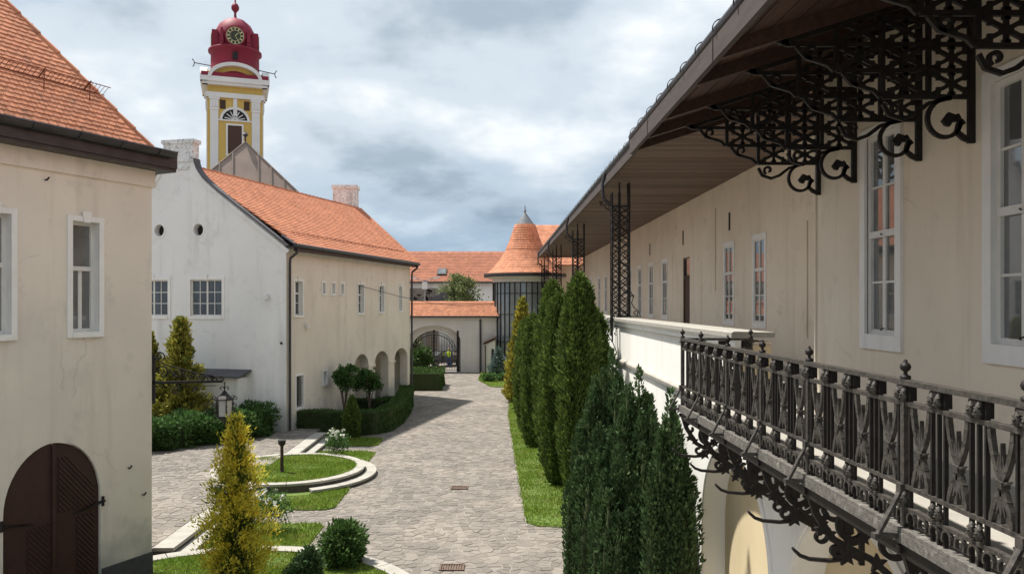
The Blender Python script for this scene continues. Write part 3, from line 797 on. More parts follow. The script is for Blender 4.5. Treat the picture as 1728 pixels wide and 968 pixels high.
# wall lantern on its wrought-iron arm
ln = thing('wall_lantern', (-7.05, 15.75, 4.15), 'wrought-iron lantern hanging from a scrolled arm at the corner of the left building', 'lantern')
yl = 15.80; YN = (0, 1, 0)
m = MB().bar((-7.05, yl, 4.18), (-5.62, yl, 4.21), .05, .05, YN).bar((-7.03, yl, 3.75), (-7.03, yl, 4.75), .05, .05, YN).bar((-7.03, yl, 4.10), (-5.75, yl, 4.12), .012, .012, YN)
m.build('arm', 'iron', ln)
m = MB()
def sc2(mb, pts, w=.022, t=.02): mb.strip([(a, yl, b) for a, b in pts], w, t, YN)
for (cx_, cz_, r_) in ((-6.86, 4.42, .13), (-6.55, 4.36, .10), (-6.28, 4.33, .085), (-6.05, 4.30, .07), (-5.85, 4.29, .055)):
    sc2(m, spiral((cx_, cz_), r_, r_ * .25, -90, 420, 26)); sc2(m, [(cx_ + r_ * .6, cz_ - r_ * .9), (cx_ + r_ * 1.2, cz_ + r_ * .3), (cx_ + r_ * 2, cz_ - r_)])
sc2(m, spiral((-6.9, 4.72), .1, .02, -60, 400, 22)); sc2(m, [(-7.02, 4.68), (-6.8, 4.55), (-6.5, 4.47), (-6.2, 4.38), (-5.9, 4.34), (-5.7, 4.25)])
sc2(m, spiral((-6.6, 4.02), .1, .02, 90, -330, 22)); sc2(m, spiral((-6.2, 4.04), .07, .015, 90, -330, 20)); sc2(m, spiral((-5.64, 4.27), .05, .01, -90, 300, 16))
m.build('scroll', 'iron', ln)
lx = -5.58
m = MB().tube([(lx, yl, 4.2), (lx, yl, 4.03)], .012, 6)
for s_ in (-1, 1): m.strip([(lx + s_ * .06 + s_ * a, yl, b) for a, b in spiral((0, 4.06), .05, .012, 180, -140, 14)], .014, .014, YN)
m.build('hanger', 'iron', ln)
m = MB().lathe([(.01, 4.03), (.05, 3.99), (.06, 3.97), (.16, 3.88), (.19, 3.85), (.19, 3.83)], (lx, yl, 0), 6)
m.lathe([(.165, 3.50), (.165, 3.47), (.10, 3.42), (.03, 3.38), (.01, 3.33)], (lx, yl, 0), 6)
for k in range(6):
    a = 2 * math.pi * k / 6
    m.tube([(lx + .16 * math.cos(a), yl + .16 * math.sin(a), 3.49), (lx + .17 * math.cos(a), yl + .17 * math.sin(a), 3.85)], .013, 5)
    ca, sa = math.cos(a), math.sin(a)
    for (zc2, rr) in ((3.86, .05), (3.72, .04), (3.60, .045), (3.50, .035)):
        pts = spiral((.20 + rr * .5, zc2), rr, rr * .3, 180, -150, 12)
        m.strip([(lx + ca * p, yl + sa * p, q) for p, q in pts], .014, .012, (-sa, ca, 0))
m.build('cage', 'iron', ln)
MB().lathe([(.14, 3.50), (.15, 3.84)], (lx, yl, 0), 6).build('glass', 'lamp_glass', ln)

# ------------------------------------------------------------------ gabled house in the middle left
M0 = V3((-9.04, 33.1, 0))
fS = Fr((-9.04, 33.1), (.2477, 1), (1, -.2477))
fG = Fr((-9.04, 33.1), (-1, .2477), (-.2477, -1))
gh = thing('gabled_house', (-9.04, 33.1, 0), 'white gabled house with orange tiled roof and arcade at the left of the path', 'house')
SW = [(.70, 1.44, 5.28, 6.80), (3.36, 3.66, 6.28, 6.78), (4.36, 4.70, 6.28, 6.78), (5.36, 5.70, 6.28, 6.78), (7.43, 8.16, 5.30, 6.80), (10.29, 10.98, 5.32, 6.80), (13.27, 13.82, 5.38, 6.82)]
LW = [(.85, 1.50, 1.2, 2.6), (3.46, 3.84, 1.98, 2.58)]
AR = [(6.98, 8.81), (9.66, 11.66), (12.6, 14.78)]
AH = [arch(a, b, .02, 2.45, 3.13, 16) for a, b in AR]
mb = MB()
wall(mb, fS, rect(0, 15.2, 0, 8.3), [rect(a, b, c, d) for a, b, c, d in SW + LW] + AH, AH, .5)
mb.add([fS.p(15.2, 0, 0), V3((-14.5, 55.6, 0)), V3((-14.5, 55.6, 8.3)), fS.p(15.2, 0, 8.3)], [(0, 1, 2, 3)]); mb.add([V3((-14.5, 55.6, 0)), fG.p(10.6, 0, 0), fG.p(10.6, 0, 8.3), V3((-14.5, 55.6, 8.3))], [(0, 1, 2, 3)])
mb.build('wall', 'plaster_mid', gh)
m = MB(); fS.box(m, 6.4, 15.19, -2.3, -2.2, 0, 3.6); fS.box(m, 15.1, 15.19, -2.2, -.51, 0, 3.5); fS.box(m, 6.4, 15.19, -2.2, -.05, 3.4, 3.5); fS.box(m, 6.3, 6.4, -2.2, -.05, 0, 3.5)
m.build('arcade_wall', 'plaster_mid', gh)
for (a, b) in ((8.81, 9.66), (11.66, 12.6)):
    m = MB(); fS.box(m, a - .05, b + .05, -.48, .05, 2.36, 2.47); m.build('capital', 'plaster_mid', gh)
GW = [(3.12, 4.70, 5.25, 6.86), (5.85, 7.43, 5.25, 6.86)]
def oval(c, z, rx, rz, n=20): return [(c + rx * math.cos(2 * math.pi * k / n), z + rz * math.sin(2 * math.pi * k / n)) for k in range(n)]
OV = [oval(4.29, 9.06, .25, .27), oval(6.29, 9.08, .25, .27)]
half = [(-.12, 8.25), (3.25, 10.75), (3.85, 11.24), (4.12, 11.5), (4.3, 11.76), (4.4, 12.0), (4.44, 12.2)]
gab = [(0, .0)] + [(0, 8.25)] + half + [(10.6 - a, z) for a, z in reversed(half)] + [(10.6, 8.25), (10.6, 0)]
mb = MB()
wall(mb, fG, [(a, z) for a, z in reversed(gab)], [rect(a, b, c, d) for a, b, c, d in GW] + OV, OV, .3)
mb.build('gable_wall', 'plaster_gable', gh)
for c in (4.29, 6.29): MB().add([fG.p(a, -.3, z) for a, z in oval(c, 9.07, .3, .32)], [tuple(range(20))]).build('oval_opening', 'dark', gh)
for c, z in ((4.29, 9.06), (6.29, 9.08)):
    MB().strip([fG.p(a, 0, b) for a, b in oval(c, z, .29, .31, 20) + [oval(c, z, .29, .31, 20)[0]]], .08, .05, fG.n).build('oval_frame', 'plaster_gable', gh)
# coping strip that follows the gable, then the grey flashing
for (d0, w_, nm, mt, lift) in ((.03, .16, 'gable_band', 'plaster_gable', -.22), (-.06, .2, 'flashing', 'grey_roof', .02)):
    for side in (0, 1):
        pts = [(a, z + lift) for a, z in half]
        if side: pts = [(10.6 - a, z) for a, z in pts]
        MB().strip([fG.p(a, d0, z) for a, z in pts], .16 if nm == 'gable_band' else .07, w_ * (.5 if nm == 'gable_band' else 2), fG.n).build(nm, mt, gh)
m = MB(); fG.box(m, 4.56, 6.08, -.42, .02, 12.15, 12.95)
fG.box(m, 4.50, 6.14, -.46, .06, 12.1, 12.24); fG.box(m, 4.49, 6.15, -.48, .08, 12.93, 13.10); fG.box(m, 4.75, 5.85, -.02, .05, 11.75, 12.0)
m.build('chimney', 'chimney', gh)
for (a, b, c, d) in SW: window(gh, fS, a, b, c, d, [(.35, 2 if b - a > .5 else 1, True), (.3, 2 if b - a > .5 else 1, False), (.35, 2 if b - a > .5 else 1, False)] if b - a > .5 else [(1, 1, False)], .09, .2, b - a > .5, 'glass_curtain', .05)
for (a, b, c, d) in LW: w = window(gh, fS, a, b, c, d, [(1, 1, False)], .09, .22, False, 'glass', .04)
for (a, b, c, d) in GW: window(gh, fG, a, b, c, d, [(1, 4, False), (1, 4, False), (1, 4, False)], .13, .14, True, 'glass_curtain', .06)
m = MB()
for k in range(-6, 12):
    for sgn in (1, -1):
        p0 = (.85, 1.2 + k * .17); p1 = (1.50, 1.2 + k * .17 + sgn * .9)
        pol = clip(clip([p0, p1, (p1[0], p1[1] + .02), (p0[0], p0[1] + .02)], 0, 1, 2.6), 0, -1, -1.2)
        if len(pol) >= 3: m.prism([fS.p(a, -.08, z) for a, z in pol], fS.n * .012)
m.build('window_grille', 'iron', gh)
m = MB(); fG.box(m, .78, .98, .05, .2, 6.0, 6.14); m.tube([fG.p(.88, .0, 6.2), fG.p(.88, .1, 6.14)], .025, 6); m.build('wall_lamp', 'tower_white', gh)
m = MB(); fS.box(m, 1.62, 1.86, .04, .16, 4.72, 4.84); m.tube([fS.p(1.6, 0, 4.98), fS.p(1.6, .06, 4.85), fS.p(1.7, .08, 4.8)], .02, 6); m.build('wall_camera', 'tower_white', gh)
MB().tube([fG.p(.22, 0, 4.1), fG.p(.22, .06, 4.1)], .05, 8).build('junction_box', 'dark', gh)
# lean-to against the gable
m = MB(); fG.box(m, 1.85, 6.0, 0, .8, .2, 2.62); m.build('lean_to', 'plaster_gable', gh)
m = MB(); m.prism([fG.p(1.66, -.02, 2.86), fG.p(1.66, .98, 2.64), fG.p(1.66, .98, 2.72), fG.p(1.66, -.02, 2.94)], fG.u * 4.5); m.build('lean_to_roof', 'grey_roof', gh)
# roof: front plane between eave and ridge
E1, E2 = fS.p(.22, .42, 8.28), fS.p(15.45, .42, 8.28)
R1, R2 = V3((-14.02, 34.60, 11.95)), V3((-9.0, 50.8, 11.95))
B1, B2 = fG.p(10.75, -.3, 8.28), V3((-14.8, 56.0, 8.28))
def bil(a, b): return (E1.lerp(E2, a)).lerp(R1.lerp(R2, a), b)
rb = MB(); K = 8
for i in range(K):
    for j in range(K): rb.quad(*[bil((i + x) / K, (j + y) / K) for x, y in ((0, 0), (1, 0), (1, 1), (0, 1))])
rb.quad(R1, R2, B2, B1).quad(E2, B2, R2)
rf2 = rb.build('roof', 'tile', gh)
u2 = (E2 - E1).normalized(); nn = (E2 - E1).cross(R1 - E1).normalized()
if nn.z < 0: nn = -nn
v2 = nn.cross(u2).normalized()
if v2.z < 0: v2 = -v2
m = MB(); slope_len = (R1 - E1).length; rows = int(slope_len / .185); tl2 = tile_mesh(.19, .38, .045)
for r_ in range(rows):
    t_ = r_ / rows; pa, pb = bil(0, t_), bil(1, t_); n_ = int((pb - pa).length / .19)
    for k in range(n_):
        q = (k + .5 * (r_ % 2) + .2) / n_; p = pa.lerp(pb, q); uu = (pb - pa).normalized(); vv = (bil(q, min(1, t_ + .05)) - bil(q, t_ + .05 - .05 - (0 if t_ + .05 <= 1 else .05))).normalized(); n3 = uu.cross(vv)
        if n3.z < 0: n3 = -n3
        n3.normalize(); vv = n3.cross(uu); vv = vv if vv.z > 0 else -vv; jr = random.uniform(0, .005)
        m.add([p + uu * x + vv * y + n3 * (z + .012 + jr) for x, y, z in tl2[0]], tl2[1])
o = m.build('tile_field', 'tile', rf2); o['kind'] = 'stuff'
for (a, b, n) in ((R1, R2, 40), (R2, E2, 26)):
    for k in range(n):
        MB().tube([a.lerp(b, k / n) + UP * .05, a.lerp(b, (k + 1.06) / n) + UP * .03], [.13, .11], 8).build('ridge_tile', 'tile', rf2)
m = MB()
for k in range(30):
    p = E1 + u2 * (.9 + k * .47) + v2 * 1.05
    for j in range(4): m.tube([p + u2 * j * .1 + nn * .02, p + u2 * j * .1 + nn * .22], .012, 4)
    m.tube([p + nn * .2, p + u2 * .32 + nn * .2], .014, 4); m.tube([p + nn * .09, p + u2 * .32 + nn * .09], .012, 4)
m.build('snow_guard', sgm.data.materials[0], gh)
m = MB(); fS.box(m, -.05, 15.3, -.05, .4, 8.20, 8.26); fS.box(m, -.05, 15.3, .36, .41, 8.04, 8.2); m.build('fascia', 'gutter', gh)
m = MB().tube([fS.p(-.1, .5, 8.3), fS.p(15.55, .5, 8.24)], .085, 8); m.build('gutter', 'gutter', gh)
m = MB(); m.prism([fS.p(0, .40, 8.30), fS.p(0, -.25, 8.72), fS.p(0, -.25, 8.78), fS.p(0, .44, 8.36)], fS.u * 15.4); m.build('eave_flashing', 'grey_roof', gh)
for sd_ in (.14, 15.28):
    MB().tube([fS.p(sd_, .5, 8.22), fS.p(sd_, .45, 8.0), fS.p(sd_, .12, 7.75), fS.p(sd_, .1, 7.5), fS.p(sd_, .1, .35)], .06, 8).build('downpipe', 'gutter', gh)
m = MB(); c = V3((-9.9, 50.6, 0)); m.box(c.x - .75, c.x + .75, c.y - .5, c.y + .5, 10.6, 13.3); m.box(c.x - .82, c.x + .82, c.y - .57, c.y + .57, 13.28, 13.5); m.build('chimney', 'chimney', gh)

# ------------------------------------------------------------------ gallery building on the right
gb = thing('gallery_building', (3.8, 12, 0), 'long cream building with roofed upper gallery, white parapet and iron balcony at right', 'building')
fW = Fr((7.17, 0), (0, 1), (-1, 0))        # recessed gallery wall, s = world Y
fP = Fr((3.8, 0), (0, 1), (-1, 0))         # parapet and lower wall
fB = Fr((4.33, 0), (0, 1), (-1, 0))        # projecting block behind the balcony
FY = [21.0, 23.75, 32.8, 35.7, 38.5, 41.4, 50.4, 53.7, 58.6]
FW = [(y - .43, y + .43) for y in FY]
DOOR = (28.6, 29.65)
VY = [23.7, 29.6, 36.0, 17.2]
mb = MB()
wall(mb, fW, rect(9, 64, 4.2, 9.75), [rect(a, b, 5.27, 7.57) for a, b in FW] + [rect(DOOR[0], DOOR[1], 4.28, 7.55)] + [rect(y - .07, y + .07, 8.05, 8.6) for y in VY], [rect(DOOR[0], DOOR[1], 4.28, 7.55)] + [rect(y - .07, y + .07, 8.05, 8.6) for y in VY], .12)
mb.build('gallery_wall', 'plaster_gallery', gb)
for (a, b) in FW: window(gb, fW, a, b, 5.27, 7.57, [(.36, 2, True), (.32, 2, False), (.32, 2, False)], .12, .035, False, 'glass', .06, bt=.13, bb=.14, sill=False)
for y in VY: MB().box(7.155, 7.19, y - .07, y + .07, 8.05, 8.6).build('vent_slot', 'dark', gb)
d = MB(); fW.box(d, DOOR[0], DOOR[1], -.10, -.06, 4.28, 6.75); d = d.build('door', 'timber', gb)
m = MB(); fW.box(m, DOOR[0], DOOR[0] + .09, -.1, -.03, 4.28, 7.5); fW.box(m, DOOR[1] - .09, DOOR[1], -.1, -.03, 4.28, 7.5); fW.box(m, DOOR[0] + .09, DOOR[1] - .09, -.1, -.02, 6.72, 6.86); m.build('frame', 'timber', d)
m = MB(); fW.box(m, DOOR[0] + .09, DOOR[1] - .09, -.1, -.08, 6.86, 7.5); m.build('pane', 'glass', d)
for (y, z0, z1) in ((17.75, 5.0, 7.7), (25.2, 6.2, 8.9)):
    MB().tube([(7.15, y, z0), (7.15, y, z1)], .018, 6).build('conduit', 'plaster_gallery', gb)
# lower wall with arches
LA = [arch(10.7, 14.2, .02, 1.75, 3.46, 20), arch(6.5, 10.0, .02, 1.75, 3.46, 20), arch(2.3, 5.8, .02, 1.75, 3.46, 20)]
mb = MB()
wall(mb, fP, [(-3, 0), (64, 0), (64, 5.2), (12.05, 5.2), (12.05, 4.2), (-3, 4.2)], LA, LA, .42)
mb.build('lower_wall', 'plaster_white', gb)
m = MB().box(4.21, 4.29, 1.0, 15.4, 0, 4.1)
m.build('arcade_wall', 'plaster_ochre', gb)
for a in LA:
    MB().strip([fP.p(s_, .0, z) for s_, z in [(q[0] + (.07 if q[0] > sum(x[0] for x in a) / len(a) else -.07) * 1, q[1] + (.07 if q[1] > 1.75 else 0)) for q in a[1:] + [a[0]]]], .12, .05, fP.n).build('arch_band', 'plaster_white', gb)
m = MB().box(3.82, 4.3, 12.06, 64, 4.2, 5.2); m.build('parapet_back', 'plaster_gallery', gb)
m = MB().box(3.81, 4.29, 12.03, 12.06, 4.25, 5.15); m.build('parapet_end', 'plaster_ochre', gb)  # ochre here puts the yellowish shade on the end face into its colour
ys = list(np.linspace(12.0, 64, 34))
for a, b in zip(ys[:-1], ys[1:]):
    m = MB().prism([(3.66, a + .004, 5.27), (3.66, a + .004, 5.345), (3.70, a + .004, 5.365), (4.34, a + .004, 5.35), (4.34, a + .004, 5.27)], (0, b - a - .008, 0))
    m.build('coping_stone', 'concrete', gb)
m = MB().prism([(3.80, 12.01, 5.10), (3.72, 12.01, 5.13), (3.72, 12.01, 5.20), (3.68, 12.01, 5.24), (3.68, 12.01, 5.268), (3.82, 12.01, 5.268)], (0, 52, 0)); m.build('coping_moulding', 'plaster_white', gb)
m = MB().prism([(3.80, 11.2, 3.97), (3.73, 11.2, 4.0), (3.72, 11.2, 4.07), (3.75, 11.2, 4.1), (3.80, 11.2, 4.12)], (0, 53, 0)); m.build('string_course', 'concrete', gb)
for y in (24.1, 36.5, 49.5, 61.9): MB().box(3.76, 3.81, y - .45, y + .55, 4.13, 5.09).build('pilaster', 'plaster_white', gb)
m = MB().box(4.3, 7.17, 10.4, 64, 4.1, 4.27); m.build('gallery_floor', 'concrete', gb)
# projecting block
BW = [(8.32, 9.0), (6.02, 6.70), (3.7, 4.38), (1.4, 2.08)]
mb = MB(); wall(mb, fB, rect(-3, 10.5, 4.15, 9.1), [rect(a, b, 5.45, 7.72) for a, b in BW])
mb.quad((4.33, 10.5, 4.15), (7.2, 10.5, 4.15), (7.2, 10.5, 9.7), (4.33, 10.5, 9.1))
mb.build('block_wall', 'plaster_gallery', gb)
for (a, b) in BW: 
    w = window(gb, fB, a, b, 5.45, 7.72, [(1, 2, False), (1, 2, True), (1, 2, False), (1, 2, False)], .12, .07, False, 'glass', .05, bt=.1, bb=.17, sill=False, proud=.035)
    c = (a + b) / 2
    for z in (5.50, 6.57): MB().tube([(4.37, c, z + .03), (4.315, c, z + .01), (4.31, c - .03, z)], .007, 5).build('latch', 'iron', w)
for y in (10.42,): MB().tube([(4.32, y, 4.3), (4.32, y, 8.9)], .018, 6).build('conduit', 'plaster_gallery', gb)
# near roof: rafters, boards, fascia, gutter
RY = [11.15, 10.3, 9.27, 7.85, 6.98, 5.6, 4.5, 3.3, 2.1, .9, -.4, -1.7]
zs_ = lambda x: 8.0 + .31 * (x - 2.0)
for y in RY:
    MB().prism([(2.0, y - .055, zs_(2.0)), (4.4, y - .055, zs_(4.4)), (4.4, y - .055, zs_(4.4) + .13), (2.0, y - .055, zs_(2.0) + .13)], (0, .11, 0)).build('rafter', 'timber', gb)
nbd = 10
for k in range(nbd):
    a, b = 2.0 + 2.4 * k / nbd, 2.0 + 2.4 * (k + 1) / nbd
    MB().prism([(a + .005, -2.6, zs_(a) + .132), (b - .005, -2.6, zs_(b) + .132), (b - .005, -2.6, zs_(b) + .155), (a + .005, -2.6, zs_(a) + .155)], (0, 13.83, 0)).build('soffit_board', 'timber', gb)
m = MB().box(1.94, 1.99, -2.6, 11.22, 7.97, 8.17); m.build('fascia', 'fascia', gb)
for y in (9.9, 6.9, 3.6): MB().box(1.932, 1.94, y, y + .03, 7.965, 8.172).build('fascia_joint', 'fascia', gb)
m = MB().prism([(1.985 + .062 * math.cos(R(a)), -2.6, 8.225 + .06 * math.sin(R(a))) for a in range(0, 360, 30)], (0, 13.85, 0)); gt = m.build('gutter', 'gutter', gb)
for k in range(22): MB().strip([(1.99 + .085 * math.cos(R(a)), 11.0 - k * .6, 8.225 + .085 * math.sin(R(a))) for a in range(20, 215, 20)], .008, .02, (0, 1, 0)).build('gutter_strap', 'iron', gt)
MB().prism([(1.995, -2.6, 8.172), (2.3, -2.6, 8.27), (2.3, -2.6, 8.30), (1.995, -2.6, 8.20)], (0, 13.83, 0)).build('eave_flashing', 'gutter', gb)
m = MB().prism([(2.05, -2.6, 8.21), (9.5, -2.6, 10.9), (9.5, -2.6, 11.0), (2.05, -2.6, 8.28)], (0, 13.83, 0)).prism([(2, 11.18, 8.10), (4.5, 11.18, 8.88), (9.5, 11.18, 10.9), (2.0, 11.18, 8.2)], (0, .04, 0)); m.build('block_roof', 'tile', gb)
# far gallery roof and ceiling
m = MB(); y = 10.9; 
while y < 64:
    w_ = random.uniform(.2, .27); m.box(3.48, 7.16, y, y + w_ - .012, 9.6 + random.uniform(0, .008), 9.64); y += w_
o = m.build('gallery_ceiling', 'soffit', gb); o['kind'] = 'stuff'
m = MB().box(3.42, 3.47, 11.25, 64, 9.54, 9.86); m.build('gallery_fascia', 'fascia', gb)
m = MB().prism([(3.44 + .08 * math.cos(R(a)), 11.25, 9.93 + .075 * math.sin(R(a))) for a in range(0, 360, 30)], (0, 52.8, 0)); gt = m.build('gallery_gutter', 'zinc', gb)
for k in range(60): MB().strip([(3.45 + .11 * math.cos(R(a)), 11.5 + k * .88, 9.93 + .11 * math.sin(R(a))) for a in range(20, 215, 24)], .01, .025, (0, 1, 0)).build('gutter_strap', 'iron', gt)
m = MB().prism([(3.5, 10.86, 9.9), (9.6, 10.86, 14.2), (9.6, 10.86, 14.3), (3.5, 10.86, 9.98)], (0, 53.3, 0)).prism([(9.6, 10.86, 14.2), (15, 10.86, 10), (15, 10.86, 10.1), (9.6, 10.86, 14.3)], (0, 53.3, 0)); m.build('gallery_roof', 'tile', gb)
MB().box(7.3, 15, 10.6, 63.9, 0, 10).build('rear_block', 'plaster_gallery', gb)
# lattice columns
def lattice(mb, p, q, z0, z1, nd, w, t, nrm):
    """diagonal lattice between two uprights at plan points p and q"""
    p, q = V3((p[0], p[1], 0)), V3((q[0], q[1], 0)); h = (z1 - z0) / nd
    for k in range(nd):
        mb.bar(p + UP * (z0 + k * h), q + UP * (z0 + (k + 1) * h), w, t, nrm); mb.bar(q + UP * (z0 + k * h), p + UP * (z0 + (k + 1) * h), w, t, nrm)
def post(mb, x, y, z0, z1, w): mb.box(x - w / 2, x + w / 2, y - w / 2, y + w / 2, z0, z1)
cm = MB()
for (x, y, z0) in ((0, 0, -.75), (.20, 0, -.75), (.24, 0, .02), (.54, 0, .02), (0, .3, -.6), (.54, .3, .02)): post(cm, x, y, z0, 3.9 if x < .3 else 4.2, .045)
post(cm, .22, 0, .0, 4.2, .05); post(cm, .54, .3, 3.8, 4.22, .06)
cm.box(-.03, .57, -.03, .33, 3.45, 3.5).box(.2, .6, -.05, .35, 0, .03).box(-.03, .57, -.03, .0, .03, .06)
lm = MB(); lattice(lm, (0, 0), (.20, 0), -.1, 3.45, 22, .03, .02, (0, 1, 0)); lattice(lm, (.26, 0), (.54, 0), .05, 3.45, 16, .03, .02, (0, 1, 0)); lattice(lm, (0, 0), (0, .3), -.1, 3.45, 14, .03, .02, (1, 0, 0)); lattice(lm, (.54, 0), (.54, .3), .05, 3.45, 14, .03, .02, (1, 0, 0)); lattice(lm, (0, .3), (.54, .3), .05, 3.45, 9, .03, .02, (0, 1, 0))
for k in range(12):
    z = .25 + k * .28; lm.strip([(.40 + a, -.01, z + b) for a, b in spiral((0, 0), .05, .05, 0, 360, 10)], .014, .015, (0, 1, 0))
SMS = [MB(), MB(), MB()]; sm = SMS[0]
def xz(mb, pts, y=0, w=.025, t=.025): mb.strip([(a, y, b) for a, b in pts], w, t, (0, 1, 0))
xz(sm, spiral((-.10, -.12), .11, .02, 0, 400, 22)); xz(sm, spiral((-.08, -.42), .08, .015, 20, -340, 20)); xz(sm, [(-.0, -.28), (-.13, -.38), (-.15, -.52), (-.06, -.68), (0, -.78)]); xz(sm, spiral((.10, -.5), .07, .015, 90, -300, 16)); xz(sm, spiral((.10, -.3), .07, .015, -90, 300, 16)); xz(sm, [(0, -.75), (.1, -1.0), (.16, -1.2)]); xz(sm, [(.2, -.75), (.16, -1.2)])
sm = SMS[1]
xz(sm, spiral((.72, .13), .10, .02, -90, 330, 20)); xz(sm, [(.58, .8), (.66, .62), (.60, .45), (.68, .3), (.82, .2), (.88, .04)]); xz(sm, spiral((.64, .66), .06, .012, 200, -150, 14)); xz(sm, [(.56, .03), (.9, .03)])
sm = SMS[2]
xz(sm, [(-.42, 3.62), (0, 3.62)]); xz(sm, spiral((-.14, 3.46), .12, .03, 60, 440, 22)); xz(sm, spiral((-.33, 3.53), .06, .015, 60, 420, 18)); xz(sm, [(-.42, 3.62), (-.25, 3.5), (-.2, 3.4), (0, 3.3)])
dp = MB().tube([(-.22, .06, 4.5), (-.26, .06, 4.35), (-.30, .06, 4.15), (-.28, .04, 3.75), (-.12, .02, 3.55), (-.02, .02, 3.5)], .05, 8)
cme, lme, sme, dme = cm.mesh('gallery_column', 'iron'), lm.mesh('lattice', 'iron'), [q.mesh('scroll', 'iron') for q in SMS], dp.mesh('downspout', 'gutter')
for y in (24.1, 36.5, 49.5, 61.9):
    c = put('gallery_column', cme, gb, (3.62, y, 5.37))
    for nm, me in (('lattice', lme), ('scroll', sme[0]), ('scroll', sme[1]), ('scroll', sme[2]), ('downspout', dme)): link(nm, me, c, ORG[c.name])

# cast-iron roof brackets: local x outward from the wall is -X, origin at the wall foot
br = MB(); CW, RH = .4175, .237
T = .035; YU = (0, 1, 0)
zr = lambda a: (8.72 - .31 * a) - 7.25 - .02
def hb(a0, a1, z): br.box(-a1, -a0, -T / 2, T / 2, z - .02, z + .02)
def vb(a, z0, z1, w=.04): br.box(-a - w / 2, -a + w / 2, -T / 2 - .002, T / 2 + .002, z0, z1)
vb(.03, 0, zr(.03), .06)
for i in range(1, 5):
    z0 = .42 + RH * max(0, i - 2) - (.0 if i > 1 else .0)
    vb(CW * i, z0, zr(CW * i))
hb(.05, CW * 2, .42); hb(.05, CW * 3, .42 + RH); hb(.05, CW * 4 + .05, .42 + 2 * RH); hb(.05, CW * 2, .42 + 3 * RH)
br.bar((0, 0, zr(0)), (-1.75, 0, zr(1.75)), .05, T, YU)
def bs(pts, w=.034): br.strip([(-a, 0, b) for a, b in pts], w, T, YU)
bs(spiral((.25, .20), .21, .10, 100, -215, 26), .036); bs([(.22, .41), (.42, .36), (.55, .26), (.66, .22), (.78, .26), (.83, .36)], .036); bs(spiral((.70, .33), .06, .02, -60, 260, 12), .03)
bs([(.05, .03), (.10, .05), (.16, .10), (.14, .17), (.10, .20)], .05)
br.prism([(-.30, -T / 2, .20), (-.24, -T / 2, .28), (-.16, -T / 2, .25), (-.17, -T / 2, .19), (-.20, -T / 2, .20), (-.23, -T / 2, .15), (-.27, -T / 2, .16)], (0, T, 0))
for i in (2, 3):
    a, z = CW * i, .42 + RH * (i - 1)
    bs([(a + .02, z - .24), (a + .08, z - .18), (a + .18, z - .15), (a + .28, z - .12), (a + .36, z - .02)]); bs(spiral((a + .22, z - .07), .07, .02, -80, 260, 12), .03)
bs([(CW * 4, .9), (CW * 4 + .1, .92), (CW * 4 + .16, .98)], .05)
st = MB()
for an in (90, 270): st.bar((0, 0, 0), (0, 0, .10 * math.sin(R(an))), .034, T * .8, YU); st.obox((0, 0, .085 * math.sin(R(an))), (.03, 0, 0), (0, T * .4, 0), (0, 0, .012))
for (sx, sz) in ((1, 1), (1, -1), (-1, 1), (-1, -1)):
    st.bar((0, 0, 0), (sx * .17, 0, sz * .088), .036, T * .8, YU); st.obox((sx * .12, 0, sz * .063), (.018, 0, 0), (0, T * .38, 0), (0, 0, .032))
    st.prism([(sx * .208, -T * .4, sz * .117), (sx * .14, -T * .4, sz * .117), (sx * .18, -T * .4, sz * .085), (sx * .208, -T * .4, sz * .05)], (0, T * .8, 0))
st.obox((0, 0, 0), (.05, 0, 0), (0, T * .42, 0), (0, 0, .03))
bme, stm = br.mesh('roof_bracket', 'iron'), st.mesh('star_ornament', 'iron')
CELLS = [(0, 0), (1, 0), (0, 1), (1, 1), (2, 1), (0, 2), (1, 2), (2, 2)]
for y in RY[1:]:
    b_ = put('roof_bracket', bme, gb, (4.33, y, 7.25))
    for (i, j) in CELLS: link('star_ornament', stm, b_, ORG[b_.name], (-CW * (i + .5), 0, .42 + RH * (j + .5)))

# iron balcony (part of the building) with its pieces
XB, ZF = 2.76, 4.29
m = MB().box(2.72, 4.33, -1.0, 11.5, 4.205, 4.27)
bal = m.build('balcony', 'concrete', gb)
PY = [11.43, 10.4, 9.2, 8.0, 6.8, 5.2, 4.0, 2.8, 1.6, .4]
GY = [11.09, 10.74] + [10.4 - .4 * k for k in range(26)]
m = MB().box(XB - .035, XB + .035, -1, 11.45, 5.255, 5.29); m.box(XB, 3.8, 11.40, 11.46, 5.256, 5.291); m.build('top_rail', 'iron_worn', bal)
for nm, z, h in (('second_rail', 5.13, .03), ('lower_rail', 4.575, .028), ('foot_rail', 4.43, .025)):
    MB().box(XB - .02, XB + .02, -1, 11.45, z - h / 2, z + h / 2).box(XB + .02, 3.8, 11.42, 11.445, z - h / 2, z + h / 2).build(nm, 'iron_worn', bal)
m = MB().box(XB - .055, XB + .05, -1, 11.48, 4.272, 4.30).box(2.70, 2.718, -1, 11.5, 4.20, 4.271); m.build('edge_strip', 'edge', bal)
flat = MB().box(-.014, .012, -.008, .008, 4.30 - ZF, 5.25 - ZF).mesh('baluster', 'iron')
plate = MB().box(-.03, .045, -.06, .06, 5.15 - ZF, 5.25 - ZF).mesh('plate', 'iron')
pc = MB().lathe([(.002, 0), (.018, .008), (.026, .03), (.022, .06), (.014, .082), (.002, .095)], (0, 0, 0), 8)
for k in range(9): pc.obox((.022 * math.cos(k * 2.4), .022 * math.sin(k * 2.4), .015 + k * .0075), (.007, 0, 0), (0, .007, 0), (0, 0, .005))
pcm = pc.mesh('pine_cone', 'iron_worn', True)
rg_ = MB().strip([(0, .045 * math.cos(R(a)), .05 + .05 * math.sin(R(a))) for a in range(-30, 211, 20)], .014, .025, (1, 0, 0)).mesh('ring', 'iron_worn')
